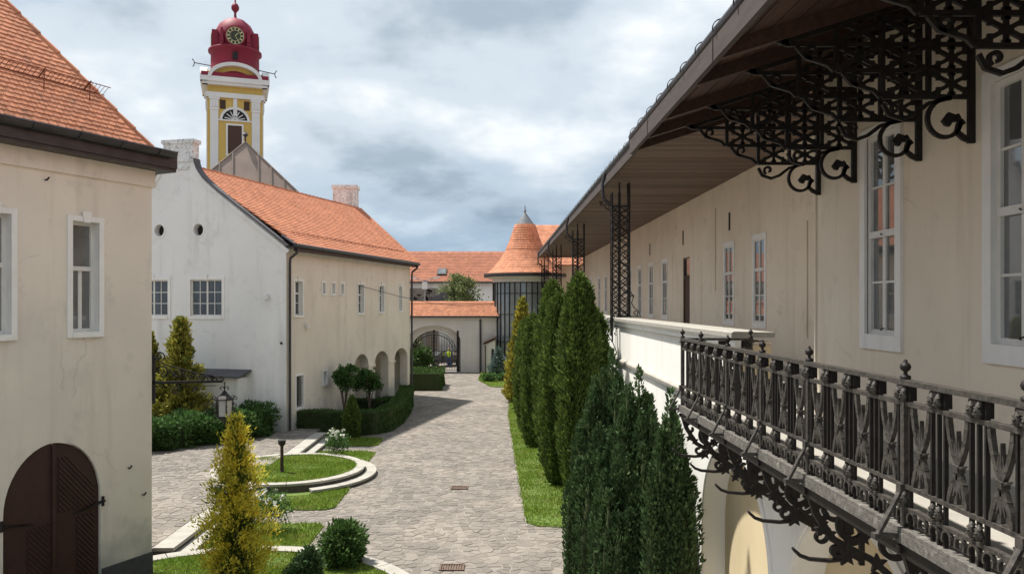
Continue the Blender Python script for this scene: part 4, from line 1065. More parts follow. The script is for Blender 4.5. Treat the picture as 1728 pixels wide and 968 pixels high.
og = MB(); XU = (1, 0, 0)
for s_ in (-1, 1):
    og.strip([(0, s_ * a, z) for a, z in ((.098, .835), (.095, .78), (.075, .69), (.04, .60), (.006, .54), (-.03, .47), (-.065, .39), (-.085, .33), (-.09, .295))], [.028, .034, .032, .026, .022, .03, .036, .03, .02], .03, XU)
    for (a, z) in ((.093, .77), (.07, .675), (.038, .595), (-.045, .44)): og.strip([(0, s_ * (a - .016), z), (0, s_ * (a + .016), z + .01)], .009, .034, XU)
    og.strip([(0, s_ * a, z) for a, z in ((.0, .535), (.035, .535), (.062, .55))], [.018, .016, .006], .03, XU)
    og.strip([(0, s_ * a, z) for a, z in ((.004, .50), (.026, .46), (.022, .40), (.038, .355))], [.012, .024, .018, .006], .028, XU)
    og.strip([(0, s_ * a, z) for a, z in ((.008, .56), (.024, .62), (.016, .69))], [.012, .018, .004], .026, XU)
og.strip([(0, 0, .46), (0, 0, .56), (0, 0, .64), (0, 0, .75)], [.016, .022, .02, .004], .028, XU)
og.strip([(0, 0, .50), (0, 0, .42), (0, 0, .31)], [.016, .026, .004], .028, XU)
for z in (.512, .526, .54): og.strip([(0, -.026, z - .004), (0, .026, z + .004)], .011, .05, XU)
ogm = og.mesh('tied_sprig', 'iron_worn')
NR = len(GY)
for y in GY:
    for dy in (-.07, 0, .07): put('baluster', flat, bal, (XB, y + dy, ZF))
    put('plate', plate, bal, (XB, y, ZF))
    for dy in (-.035, .035):
        put('pine_cone', pcm, bal, (XB - .03, y + dy, 5.148)); put('pine_cone', pcm, bal, (XB - .025, y + dy, 4.455))
for y0, y1 in zip(GY[:-1], GY[1:]): put('tied_sprig', ogm, bal, (XB, (y0 + y1) / 2, ZF))
for k in range(92): put('ring', rg_, bal, (XB - .012, 11.36 - k * .1333, 4.315))
for k in range(3):
    for dy in (-.07, 0, .07): put('baluster', flat, bal, (XB + .27 + k * .34 + dy, 11.43, ZF), (0, 0, R(90)))
    put('plate', plate, bal, (XB + .27 + k * .34, 11.43, ZF), (0, 0, R(90)))
for k in range(2): put('tied_sprig', ogm, bal, (XB + .44 + k * .34, 11.43, ZF), (0, 0, R(90)))
pst = MB().box(-.024, .024, -.024, .024, 4.2 - ZF, 5.30 - ZF).box(-.04, .04, -.04, .04, 5.22 - ZF, 5.245 - ZF)
fin = MB().lathe([(.035, 0), (.035, .012), (.014, .022), (.012, .04), (.03, .055), (.036, .075), (.028, .095), (.012, .105), (.014, .115), (.002, .128)], (0, 0, 1.01), 12)
stay = MB().bar((-.02, 0, .27), (-.19, 0, -.05), .022, .04, YU).bar((-.22, 0, -.05), (.0, 0, -.05), .03, .05, YU).obox((-.03, 0, .27), (.02, 0, 0), (0, .03, 0), (0, 0, .03))
pm_, fm_, sm_ = pst.mesh('post', 'iron_worn'), fin.mesh('finial', 'iron', True), stay.mesh('stay', 'iron_worn')
hook = MB().tube([(.34, 0, -.2), (.34, 0, -.62), (.33, 0, -.70), (.28, 0, -.745), (.18, 0, -.755), (.0, 0, -.74), (-.08, 0, -.71), (-.13, 0, -.665), (-.15, 0, -.64)], [.03, .028, .026, .024, .022, .02, .018, .015, .012], 8).mesh('hook', 'iron', True)
bk = MB()
def kk_(pts, w=.04, t=.045): bk.strip([(a, 0, b) for a, b in pts], w, t, YU)
kk_([(-.05, -.14), (1.06, -.14)], .05); kk_([(1.03, -.14), (1.03, -.95)], .05)
kk_(spiral((.40, -.46), .17, .04, 90, 480, 28), .05); kk_(spiral((.74, -.60), .19, .05, 90, -330, 28), .05); kk_(spiral((.92, -.90), .12, .03, 100, -300, 22))
kk_([(.0, -.15), (.06, -.34), (.2, -.56), (.38, -.66), (.54, -.74), (.68, -.86), (.84, -1.04), (1.02, -1.14)], .06); kk_(spiral((.12, -.34), .09, .02, 60, 400, 18), .035); kk_(spiral((.57, -.42), .10, .02, 200, -140, 20), .035)
kk_(spiral((.24, -.66), .07, .02, 0, -300, 16), .035); kk_(spiral((.60, -.90), .08, .02, 20, -300, 16), .035); kk_([(1.03, -.9), (1.03, -1.2)], .05)
for (a, b, s_) in ((.33, -.72, .09), (.60, -.78, .09), (.48, -.56, .07), (.18, -.52, .06), (.90, -.70, .08), (.78, -1.06, .08), (.10, -.48, .06)):
    pts = []
    for k in range(10): rr = s_ * (1 if k % 2 == 0 else .45); pts.append((a + rr * math.cos(R(36 * k + 20)), -.02, b + rr * math.sin(R(36 * k + 20))))
    bk.prism(pts, (0, .04, 0))
bk.box(.30, .38, -.03, .03, -.5, -.14)
bkm = bk.mesh('balcony_bracket', 'iron')
for i, y in enumerate(PY):
    put('post', pm_, bal, (XB, y, ZF)); put('finial', fm_, bal, (XB, y, ZF)); put('stay', sm_, bal, (XB, y, ZF))
    put('balcony_bracket', bkm, bal, (XB, y, ZF)); put('hook', hook, bal, (XB, y, ZF))
put('post', pm_, bal, (3.77, 11.43, ZF)); put('finial', fm_, bal, (3.77, 11.43, ZF))
m = MB()
for x in (2.76, 3.1, 3.45): m.box(x - .03, x + .03, -1, 11.4, 4.10, 4.203)
m.build('floor_beam', 'iron', bal)

# ------------------------------------------------------------------ gate wall and iron gate
gw = thing('gate_wall', (-3.7, 65.2, 0), 'grey plastered wall with a tiled top and a wide arched gateway at the end of the path', 'wall')
fK = Fr((-9.5, 65.2), (1, 0), (0, -1))
AG = arch(1.9, 6.45, .02, 2.6, 3.95, 24)
mb = MB(); wall(mb, fK, rect(0, 10.5, 0, 4.72), [AG], [AG], .9); mb.build('wall', 'plaster_gate', gw)
IG = arch(2.2, 6.1, .02, 1.75, 3.5, 24)
mb = MB(); wall(mb, fK, rect(1.5, 6.9, 0, 4.5), [IG], [IG], .3, -.55); mb.build('gateway_wall', 'plaster_gate', gw)
m = MB(); fK.box(m, 0, 10.5, -.02, .07, 4.42, 4.6); m.build('cornice', 'plaster_gate', gw)
m = MB(); fK.box(m, 6.9, 8.0, 0, .08, 0, 4.4); m.build('pilaster', 'plaster_gate', gw)
for z0, z1 in ((.85, 1.35), (2.05, 2.12)):
    m = MB(); fK.box(m, 8.4, 10.2, 0, .03, z0, z1); m.build('panel', 'plaster_gate', gw)
MB().tube([fK.p(8.15, .08, 4.5), fK.p(8.15, .08, 0)], .07, 8).build('downpipe', 'gutter', gw); m = MB(); fK.box(m, 6.12, 6.3, -.5, .02, .05, 3.5); m.build('gate_jamb', 'iron', gw)
e1, e2 = fK.p(0, .35, 4.72), fK.p(10.5, .35, 4.72)
vK = V3((0, .62, .785)).normalized(); nK = V3((0, -.785, .62)).normalized()
m = MB().prism([e1, e1 + vK * 1.35, e1 + vK * 1.35 + V3((0, 1.0, -1.1))], (10.5, 0, 0)); rk = m.build('roof', 'tile', gw)
spk = tile_field(e1 + nK * .01, V3((1, 0, 0)), vK, nK, 10.4, 1.45, .24, .2, lambda a, b: True, .02)
o = joined_tiles(spk, V3((1, 0, 0)), vK, nK, tile_mesh(.24, .4, .035)).build('tile_field', 'tile', rk); o['kind'] = 'stuff'
MB().tube([e1 + vK * 1.38, e2 + vK * 1.38], .12, 8).build('ridge_tile', 'tile', rk)
MB().tube([e1 - UP * .03 + V3((0, -.05, 0)), e2 - UP * .03 + V3((0, -.05, 0))], .06, 8).build('gutter', 'gutter', gw)
ig = thing('iron_gate', (-5.35, 65.9, 0), 'black wrought-iron double gate with a round top in the arched gateway', 'gate')
yg = 65.85; gx = -5.35
for sgn in (-1, 1):
    m = MB()
    for k in range(14):
        x = .08 + k * .138; z = 1.75 + 1.45 * math.sqrt(max(0, 1 - (x / 1.95) ** 2))
        m.tube([(gx + sgn * x, yg, .1), (gx + sgn * x, yg, z)], .024, 5)
    for r_ in (1.62, 1.9): m.strip([(gx + sgn * r_ * math.sin(R(a)), yg, 1.75 + r_ * .86 * math.cos(R(a))) for a in range(2, 91, 8)], .05, .04, YU)
    for k in range(12):
        a = 6 + k * 7; m.strip([(gx + sgn * 1.76 * math.sin(R(a)) + .08 * math.cos(R(b)), yg, 1.75 + 1.76 * .86 * math.cos(R(a)) + .08 * math.sin(R(b))) for b in range(0, 361, 45)], .02, .02, YU)
    for z in (.12, .95, 1.75): m.box(gx + min(0, sgn * 1.93), gx + max(0, sgn * 1.93), yg - .02, yg + .02, z - .025, z + .025)
    m.build('gate_leaf', 'iron', ig)
    m = MB()
    for k in range(9): m.strip([(gx + sgn * (.13 + .05 * math.cos(R(b))), yg - .03, .3 + k * .32 + .09 * math.sin(R(b))) for b in range(0, 361, 40)], .03, .02, YU)
    for k in range(6): m.strip([(gx + sgn * (.35 + k * .26 + p), yg - .03, q) for p, q in spiral((0, 1.35), .11, .02, 90, 430, 16)], .02, .02, YU)
    m.build('scroll', 'iron', ig)
m = MB().box(gx - .05, gx + .05, yg - .05, yg - .03, .05, 3.35).lathe([(.0, 3.35), (.1, 3.42), (.12, 3.52), (.05, 3.6), (.0, 3.68)], (gx, yg - .03, 0), 8); m.build('meeting_stile', 'iron', ig)

# small lean-to at the foot of the turret
lt = thing('porch_hut', (-.3, 63.4, 0), 'small plastered lean-to with a dark sloping roof beside the stair turret', 'shed')
m = MB().prism([(-.85, 62.9, 0), (-.12, 62.9, 0), (-.12, 62.9, 2.85), (-.85, 62.9, 2.5)], (0, 2.5, 0)); m.build('wall', 'plaster_gate', lt)
m = MB().prism([(-1.1, 62.7, 2.45), (-.1, 62.7, 2.93), (-.1, 62.7, 3.1), (-1.1, 62.7, 2.62)], (0, 2.8, 0)); m.build('roof', 'timber', lt)
MB().tube([(-.92, 62.8, 2.4), (-.9, 62.84, 0)], .05, 6).build('downpipe', 'timber', lt)
m = MB().box(-.42, -.22, 62.87, 62.91, 1.1, 2.1); m.build('window', 'dark', lt)

# ------------------------------------------------------------------ stair turret
TC = V3((2.45, 66.4, 0)); TR, TE = 2.72, 3.42
tt = thing('stair_turret', TC, 'round glazed stair turret with a tall orange cone roof', 'turret')
m = MB().lathe([(TR - .5, 0), (TR - .5, 7.6)], TC, 24); m.build('stair_core', 'plaster_gate', tt)
A0, A1 = 150, 330
def tp(r, a, z): return TC + V3((r * math.cos(R(a)), r * math.sin(R(a)), z))
sill = lambda a: 2.6 - max(0, (a - 175)) * .022
NG = 18; 
for k in range(NG):
    a0, a1 = A0 + (A1 - A0) * k / NG, A0 + (A1 - A0) * (k + 1) / NG
    zb = sill((a0 + a1) / 2)
    cuts = [zb, 4.9, 6.65, 7.55]
    for z0, z1 in zip(cuts[:-1], cuts[1:]):
        MB().prism([tp(TR, a0 + .4, z0), tp(TR, a1 - .4, z0), tp(TR, a1 - .4, z1), tp(TR, a0 + .4, z1)], tp(.01, (a0 + a1) / 2, 0) - TC).build('pane', 'turret_glass', tt)
    MB().obox((tp(TR + .03, a0, zb) + tp(TR + .03, a0, 7.6)) / 2, (tp(.05, a0, 0) - TC), (tp(.04, a0 + 90, 0) - TC), UP * (7.6 - zb) / 2).build('mullion', 'iron', tt)
    st_ = MB().prism([tp(TR - .5, a0, zb - .32), tp(TR + .08, a0, zb - .32), tp(TR + .08, a1, zb - .32), tp(TR - .5, a1, zb - .32)], (0, 0, .3)); st_.build('stair_step', 'white', tt)
    if k % 1 == 0:
        m = MB()
        for j in range(9): m.bar(tp(TR - .06, a0, zb + .12 + j * .13), tp(TR - .06, a1, zb + .10 + j * .13), .03, .02, tp(1, a0, 0) - TC)
        m.build('stair_rail', 'iron', tt)
for z in (2.62, 4.9, 6.65, 7.55):
    MB().strip([tp(TR + .04, a, max(z, sill(a))) for a in range(A0, A1 + 1, 6)], .06, .05, UP).build('transom', 'iron', tt)
m = MB().lathe([(TR - .3, 7.55), (TR + .05, 7.6), (TR + .08, 7.85), (TE, 8.0), (TE + .02, 8.12)], TC, 40); m.build('cornice', 'plaster_gate', tt)
m = MB().lathe([(TE - .1, 8.05), (TE + .1, 8.05), (TE + .16, 8.18), (TE + .14, 8.34), (TE - .05, 8.26)], TC, 40); m.build('gutter', 'gutter', tt)
# concave cone
cprof = [(TE, 8.2), (2.8, 8.72), (2.2, 9.42), (1.72, 10.2), (1.34, 11.05), (1.05, 11.9), (.86, 12.5)]
rc_ = MB().lathe([(r - .04, z) for r, z in cprof], TC, 40).build('roof', 'tile', tt)
P, F = [], []; m = MB()
L_ = [0]
for a, b in zip(cprof[:-1], cprof[1:]): L_.append(L_[-1] + math.hypot(b[0] - a[0], b[1] - a[1]))
s_ = 0; row = 0
while s_ < L_[-1] - .1:
    i = max(k for k in range(len(L_)) if L_[k] <= s_); i = min(i, len(cprof) - 2)
    t_ = (s_ - L_[i]) / (L_[i + 1] - L_[i]); r_ = cprof[i][0] + (cprof[i + 1][0] - cprof[i][0]) * t_; z_ = cprof[i][1] + (cprof[i + 1][1] - cprof[i][1]) * t_
    dr, dz = (cprof[i + 1][0] - cprof[i][0]), (cprof[i + 1][1] - cprof[i][1]); q = math.hypot(dr, dz); dr, dz = dr / q, dz / q
    n_ = max(12, int(2 * math.pi * r_ / .24))
    for k in range(n_):
        a = 360 * (k + .5 * (row % 2)) / n_
        if 20 < a % 360 < 120: continue
        rad = tp(1, a, 0) - TC; tan = tp(1, a + 90, 0) - TC
        vv = rad * dr + UP * dz; n2 = rad * dz - UP * dr
        w_ = 2 * math.pi * r_ / n_
        tv, tf = tile_mesh(w_, .36, .035)
        base = TC + rad * r_ + UP * z_
        m.add([base + tan * x + vv * y + n2 * z for x, y, z in tv], tf)
    s_ += .22; row += 1
o = m.build('tile_field', 'tile', rc_); o['kind'] = 'stuff'
m = MB().lathe([(.96, 12.38), (.88, 12.5), (.45, 13.1), (.06, 13.62), (.05, 13.66), (.13, 13.78), (.05, 13.9), (.02, 14.3)], TC, 16); m.build('cap', 'zinc', tt)

# wing behind the turret
wg = thing('end_wing', (8, 71, 0), 'end wing with an orange roof behind the stair turret', 'building')
MB().box(3.4, 15, 67, 76, 0, 9.3).build('wall', 'plaster_gallery', wg)
m = MB().prism([(3.1, 66.6, 9.1), (3.1, 71.2, 13.0), (3.1, 76.4, 9.1)], (12.5, 0, 0)); rw = m.build('roof', 'tile', wg)
uW = V3((1, 0, 0)); vW = V3((0, 4.6, 3.9)).normalized(); nW = V3((0, -3.9, 4.6)).normalized()
o = joined_tiles(tile_field(V3((3.1, 66.6, 9.1)) + nW * .01, uW, vW, nW, 4, 6, .24, .21, lambda a, b: True), uW, vW, nW, tile_mesh(.24, .4, .03)).build('tile_field', 'tile', rw); o['kind'] = 'stuff'

# ------------------------------------------------------------------ church tower and nave behind
TX = V3((-38.0, 112.0, 0))
fT = Fr(TX, (.947, .321), (.321, -.947))
tw = thing('church_tower', TX, 'tall yellow church tower with white pilasters and a red clock dome', 'tower')
H = 3.9
frames = [(Fr(TX + fT.n * H, fT.u, fT.n)), (Fr(TX + fT.u * H, -fT.n, fT.u)), (Fr(TX - fT.u * H, fT.n, -fT.u)), (Fr(TX - fT.n * H, -fT.u, -fT.n))]
m = MB(); fT.box(m, -H, H, -H, H, 0, 37.2); m.build('shaft', 'tower_yellow', tw)
for fi, f in enumerate(frames):
    for s_ in (-2.95, 2.95):
        m = MB(); f.box(m, s_ - .58, s_ + .58, -.02, .16, 0, 33.7); f.box(m, s_ - .66, s_ + .66, -.02, .24, 33.7, 34.0)
        f.box(m, s_ - .62, s_ + .62, -.02, .2, 34.0, 35.2); f.box(m, s_ - .78, s_ + .78, -.02, .3, 35.2, 35.5)
        for k in range(3): f.box(m, s_ - .6 + k * .45, s_ - .3 + k * .45, .2, .3, 34.1, 34.9)
        m.build('pilaster', 'tower_white', tw)
    m = MB(); f.box(m, -4.1, 4.1, -.02, .34, 35.5, 36.2); f.box(m, -4.6, 4.6, -.05, .75, 37.2, 37.6); f.box(m, -4.85, 4.85, -.05, 1.0, 37.6, 38.3); f.box(m, -.28, .28, -.02, .14, 33.0, 35.5)
    m.build('cornice', 'tower_white', tw)
    m = MB(); ar = [(3.6 * math.cos(R(a)), 38.1 + 2.15 * math.sin(R(a))) for a in range(0, 181, 9)]
    m.strip([f.p(a, .55, z) for a, z in ar], .5, 1.0, f.n); m.build('pediment_arch', 'tower_white', tw)
    m = MB().prism([f.p(a * .95, .2, 38.1 + (z - 38.1) * .95) for a, z in ar], -f.n * 1.5); m.build('pediment', 'tower_yellow', tw)
    m = MB(); f.box(m, -1.05, .95, -.01, .05, 27.6, 31.6); m.build('belfry_window', 'timber', tw)
    m = MB()
    for (a, b, c, d) in ((-1.3, -1.05, 27.4, 31.85), (.95, 1.2, 27.4, 31.85), (-1.05, .95, 31.6, 31.85), (-1.4, 1.3, 27.2, 27.4)): f.box(m, a, b, -.01, .14, c, d)
    m.build('window_frame', 'tower_white', tw)
    m = MB(); fan = [(1.95 * math.cos(R(a)), 32.35 + 1.75 * math.sin(R(a))) for a in range(0, 181, 10)]
    m.strip([f.p(a - .05, .08, z) for a, z in fan], .34, .2, f.n); f.box(m, -2.4, 2.4, -.01, .15, 32.2, 32.4)
    for k in range(7): m.bar(f.p(-.05, .09, 32.4), f.p(-.05 + 1.5 * math.cos(R(15 + 25 * k)), .09, 32.35 + 1.35 * math.sin(R(15 + 25 * k))), .12, .08, f.n)
    m.build('fanlight', 'tower_white', tw)
    m = MB().add([f.p(a * .9 - .05, .02, 32.35 + (z - 32.35) * .9) for a, z in fan], [tuple(range(len(fan)))]); m.build('fanlight_pane', 'dark', tw)
    for s_ in (-1.75, 1.65):
        m = MB(); f.box(m, s_ - .4, s_ + .4, -.01, .04, 33.9, 35.2); m.build('louvre', 'timber', tw)
m = MB()
fT.box(m, -4.75, 4.75, -4.75, 4.75, 38.3, 38.9)
for k in range(4):
    a = k * math.pi / 2; c, s_ = math.cos(a), math.sin(a)
m.build('skirt_roof', 'tower_red', tw)
m = MB().lathe([(4.55, 38.9), (3.75, 39.9), (3.6, 40.2), (3.55, 42.9), (3.95, 43.05), (3.95, 43.35), (3.3, 43.5), (3.2, 44.0), (3.15, 45.0), (2.9, 46.2), (2.35, 47.25), (1.5, 47.95), (.6, 48.3), (.25, 48.45), (.16, 49.0), (.2, 49.3), (.55, 49.7), (.6, 50.1), (.4, 50.5), (.12, 50.7), (.1, 51.6), (.4, 51.9), (.05, 52.3)], TX, 32)
m.build('dome', 'tower_red', tw, smooth=False).data.polygons.foreach_set('use_smooth', [True] * (32 * 22))
for k in range(4):
    f = [Fr(TX + fT.n * 3.25, fT.u, fT.n), Fr(TX + fT.u * 3.25, -fT.n, fT.u), Fr(TX - fT.u * 3.25, fT.n, -fT.u), Fr(TX - fT.n * 3.25, -fT.u, -fT.n)][k]
    ci = lambda r, n=24: [(r * math.cos(2 * math.pi * j / n), 44.75 + r * math.sin(2 * math.pi * j / n)) for j in range(n)]
    MB().prism([f.p(a, -.9, z) for a, z in ci(1.5)], f.n * 1.05).build('clock_drum', 'tower_red', tw)
    cf = MB().prism([f.p(a, .15, z) for a, z in ci(1.28)], f.n * .06).build('clock_face', 'clock_dark', tw)
    m = MB().strip([f.p(a, .23, z) for a, z in ci(1.22) + [ci(1.22)[0]]], .07, .04, f.n).strip([f.p(a, .23, z) for a, z in ci(.78) + [ci(.78)[0]]], .05, .04, f.n)
    for j in range(12): m.bar(f.p(.84 * math.cos(R(30 * j)), .24, 44.75 + .84 * math.sin(R(30 * j))), f.p(1.16 * math.cos(R(30 * j)), .24, 44.75 + 1.16 * math.sin(R(30 * j))), .17, .04, f.n)
    m.build('numeral', 'clock_gold', cf)
    m = MB().bar(f.p(0, .28, 44.75), f.p(.45, .28, 45.15), .1, .03, f.n).bar(f.p(0, .31, 44.75), f.p(.5, .31, 43.9), .08, .03, f.n); m.build('clock_hand', 'clock_gold', cf)
    for s_ in (-1.9, 1.9):
        m = MB()
        for (z, r_) in ((45.6, .3), (45.1, .38), (44.6, .34), (44.1, .4), (43.7, .35)): m.obox(f.p(s_, -.35, z), f.u * r_ * .6, f.n * .45, UP * r_ * .7)
        m.build('volute', 'tower_red', tw)
for s_ in (-1, 1):
    m = MB().tube([fT.p(s_ * 3.3, 0, 41.0), fT.p(s_ * 5.9, .2, 40.6 if s_ > 0 else 41.2)], .07, 6)
    e = fT.p(s_ * 5.9, .2, 40.6 if s_ > 0 else 41.2); m.tube([e + UP * .55 + fT.u * s_ * .3, e + UP * .2, e, e - UP * .25, e - UP * .6 + fT.u * s_ * .2], .07, 6)
    m.build('iron_arm', 'gutter', tw)
MB().obox(fT.p(0, 3.6, 41.8), fT.u * .35, fT.n * .3, UP * .5).build('dormer', 'dark', tw)
nv = thing('church_nave', (-31.0, 95, 0), 'church nave with a steep brown seamed metal roof in front of the tower', 'church')
nc = V3((-31.3, 96.0, 0)); uN, nN2 = V3((.95, .31, 0)), V3((.31, -.95, 0))
pk = nc + UP * 25.9; b0, b1 = nc - uN * 9 + nN2 * 5 + UP * 16.5, nc + uN * 9 + nN2 * 5 + UP * 16.5
k0, k1 = b0 - nN2 * 25, b1 - nN2 * 25; pk2 = pk - nN2 * 14
m = MB().quad(b0, b1, pk).quad(b1, k1, pk2, pk).quad(b0, k0, pk2, pk); m.build('roof', 'seam', nv)
m = MB().prism([b0 - UP * 16.5, b1 - UP * 16.5, k1 - UP * 16.5, k0 - UP * 16.5], (0, 0, 16.4)); m.build('wall', 'tower_white', nv)
for k in range(1, 12):
    q = k / 12; base = b0.lerp(b1, q); top_h = 1 - abs(q - .5) * 2
    tgt = base + (pk - (b0 + b1) / 2) * top_h
    if k != 6: MB().bar(base, tgt, .14, .3, nN2).build('seam', 'seam', nv)
for e_ in (b0, b1): MB().tube([e_, pk], .12, 6).build('hip_cap', 'seam', nv)
MB().lathe([(.1, 25.8), (.1, 26.5), (.38, 26.8), (.1, 27.15), (.0, 27.3)], nc, 8).build('finial', 'gutter', nv)

tw.scale = (.94, .94, .975)
# ------------------------------------------------------------------ what lies beyond the gate
bb = thing('street_house', (-4, 92, 0), 'long street house with a plain orange roof beyond the gate wall', 'house')
hw = Fr((-22, 90), (1, 0), (0, -1))
HW = [(12.4, 13.4, 6.6, 7.6), (17.2, 18.3, 6.3, 7.6), (21.6, 22.6, 4.6, 7.6), (8.6, 9.6, 6.2, 7.6)]
mb = MB(); wall(mb, hw, rect(0, 40, 0, 8.35), [rect(*r_) for r_ in HW]); mb.build('wall', 'plaster_gable', bb)
for r_ in HW: window(bb, hw, *r_, [(1, 2, False), (1, 2, False)], .1, .15, False, 'glass', .06)
m = MB().prism([(-22.5, 89.5, 8.3), (-22.5, 95.2, 12.0), (-22.5, 101, 8.3)], (41, 0, 0)); rr_ = m.build('roof', 'tile_far', bb)
uF = V3((1, 0, 0)); vF = V3((0, 5.7, 3.7)).normalized(); nF = V3((0, -3.7, 5.7)).normalized()
o = joined_tiles(tile_field(V3((-15, 89.5, 8.3)) + nF * .01, uF, vF, nF, 18.5, 6.9, .4, .36, lambda a, b: True), uF, vF, nF, tile_mesh(.4, .7, .045)).build('tile_field', 'tile_far', rr_); o['kind'] = 'stuff'
sk = V3((-6.45, 91.2, 9.45)); MB().obox(sk + nF * .1, uF * .55, vF * .7, nF * .1).build('skylight_frame', 'iron', bb); MB().obox(sk + nF * .17, uF * .42, vF * .55, nF * .06).build('skylight', 'glass', bb)
MB().tube([(-22, 89.3, 8.25), (18, 89.3, 8.25)], .1, 6).build('gutter', 'gutter', bb)
rs = thing('stone_shed', (-9, 80, 0), 'old rubble-stone shed behind the gate wall', 'shed')
m = MB().box(-13, -6.3, 79, 84, 0, 7.4); m.build('wall', 'rubble', rs)
for k in range(60):
    x, z = random.uniform(-9.6, -6.4), random.uniform(5.4, 7.3); MB().obox((x, 78.98, z), (random.uniform(.12, .3), 0, 0), (0, .05, 0), (0, 0, random.uniform(.07, .14))).build('stone', 'rubble', rs)
m = MB().prism([(-7.9, 76.5, 5.4), (-5.3, 76.5, 7.0), (-3.4, 76.5, 5.4)], (0, 3, 0)); m.build('roof', 'grey_roof', rs)
MAT['pole'] = pmat('lamp_pole', (.3, .3, .3), (.24, .24, .24), 2, .6)
sl_ = thing('street_lamp', (-7.0, 75, 0), 'double-armed grey street lamp beyond the gate wall', 'street lamp')
MB().tube([(-7.0, 75, 0), (-7.0, 75, 8.1)], [.12, .07], 8).build('pole', 'pole', sl_)
for s_ in (-1, 1):
    MB().tube([(-7, 75, 8.0), (-7 + s_ * .5, 75, 8.15), (-7 + s_ * 1.0, 75, 8.3)], .05, 6).build('arm', 'pole', sl_)
    MB().obox((-7 + s_ * 1.15, 75, 8.32), (.3, 0, s_ * .06), (0, .13, 0), (0, 0, .08)).build('lamp_head', 'tower_white', sl_)
MB().box(-7.25, -6.75, 74.9, 75.1, 7.2, 7.9).build('box', 'tower_white', sl_)
# parked car and a person seen through the gate bars
cr = thing('parked_car', (-5.0, 71.5, 0), 'dark car parked behind the iron gate', 'car')
prof = [(-2.0, .35), (-2.02, .75), (-1.75, .92), (-1.05, .98), (-.45, 1.42), (.75, 1.45), (1.45, 1.05), (2.0, .98), (2.08, .6), (2.0, .35)]
cx = lambda a, d, z: V3((-5.0 + a * .8 + d * .6, 71.5 + a * .6 - d * .8, z))
m = MB().prism([cx(a, .82, z) for a, z in prof], cx(0, -.82, 0) - cx(0, .82, 0)); m.build('body', 'car', cr)
wp = [(-.92, 1.0), (-.4, 1.36), (.68, 1.39), (1.2, 1.06)]
for d in (.825, -.835): m = MB().prism([cx(a, d, z) for a, z in wp], cx(0, .01, 0) - cx(0, 0, 0)); m.build('side_window', 'glass', cr)
m = MB().prism([cx(-1.0, .7, 1.02), cx(-.47, .62, 1.40), cx(-.47, -.62, 1.40), cx(-1.0, -.7, 1.02)], (-.03, -.02, .03)); m.build('windscreen', 'glass', cr)
for a in (-1.3, 1.3):
    for d in (.8, -.8):
        w = MB().tube([cx(a, d - .1, .33), cx(a, d + .1, .33)], .33, 16).build('wheel', 'rubber', cr); MB().tube([cx(a, d + math.copysign(.09, d), .33), cx(a, d + math.copysign(.115, d), .33)], .19, 12).build('rim', 'zinc', w)
for d in (.6, -.6): MB().obox(cx(-2.0, d, .72), (.05, .03, 0), (.1, -.13, 0), (0, 0, .07)).build('headlight', 'lamp_glass', cr)
def skin(name, joints, edges, mat, parent, sub=1):
    me = bpy.data.meshes.new(name); me.from_pydata([j[0] for j in joints], edges, []); me.materials.append(MAT[mat])
    o = link(name, me, parent, ORG[parent.name]); me.skin_vertices.new() if hasattr(me.skin_vertices, 'new') and not me.skin_vertices else None
    md = o.modifiers.new('skin', 'SKIN')
    for i, j in enumerate(joints): me.skin_vertices[0].data[i].radius = (j[1], j[1] * (j[2] if len(j) > 2 else 1))
    me.skin_vertices[0].data[0].use_root = True
    md.use_smooth_shade = True
    s = o.modifiers.new('sub', 'SUBSURF'); s.levels = sub; s.render_levels = sub
    return o
ps = thing('person', (-4.35, 70.3, 0), 'person in a yellow-green safety vest and blue clothes behind the gate', 'person')
J = [((0, 0, .95), .15, .75), ((0, 0, 1.15), .14, .75), ((0, 0, 1.38), .17, .65), ((0, 0, 1.50), .06), ((0, 0, 1.58), .075), ((0, 0, 1.70), .085),
     ((.20, 0, 1.40), .065), ((.27, -.04, 1.15), .05), ((.25, -.18, .95), .04), ((-.20, 0, 1.40), .065), ((-.27, -.02, 1.15), .05), ((-.26, -.08, .90), .04),
     ((.10, 0, .85), .09), ((.11, -.02, .48), .07), ((.11, .0, .08), .05), ((.11, -.16, .05), .04), ((-.10, 0, .85), .09), ((-.11, .02, .48), .07), ((-.11, .05, .08), .05), ((-.11, -.11, .05), .04)]
ED = [(0, 1), (1, 2), (2, 3), (3, 4), (4, 5), (2, 6), (6, 7), (7, 8), (2, 9), (9, 10), (10, 11), (0, 12), (12, 13), (13, 14), (14, 15), (0, 16), (16, 17), (17, 18), (18, 19)]
skin('body', J, ED, 'cloth_blue', ps)
child('vest', MB().lathe([(.165, .95), (.185, 1.1), (.20, 1.3), (.19, 1.42), (.10, 1.49)], (0, 0, 0), 14).mesh('vest', 'vest', True), ps)
child('head', MB().lathe([(.06, 1.5), (.075, 1.55), (.092, 1.62), (.095, 1.68), (.08, 1.75), (.03, 1.79), (.002, 1.8)], (0, -.01, 0), 14).mesh('head', 'skin', True), ps)
child('hair', MB().lathe([(.10, 1.67), (.10, 1.73), (.07, 1.79), (.002, 1.82)], (0, .012, 0), 14).mesh('hair', 'hair', True), ps)

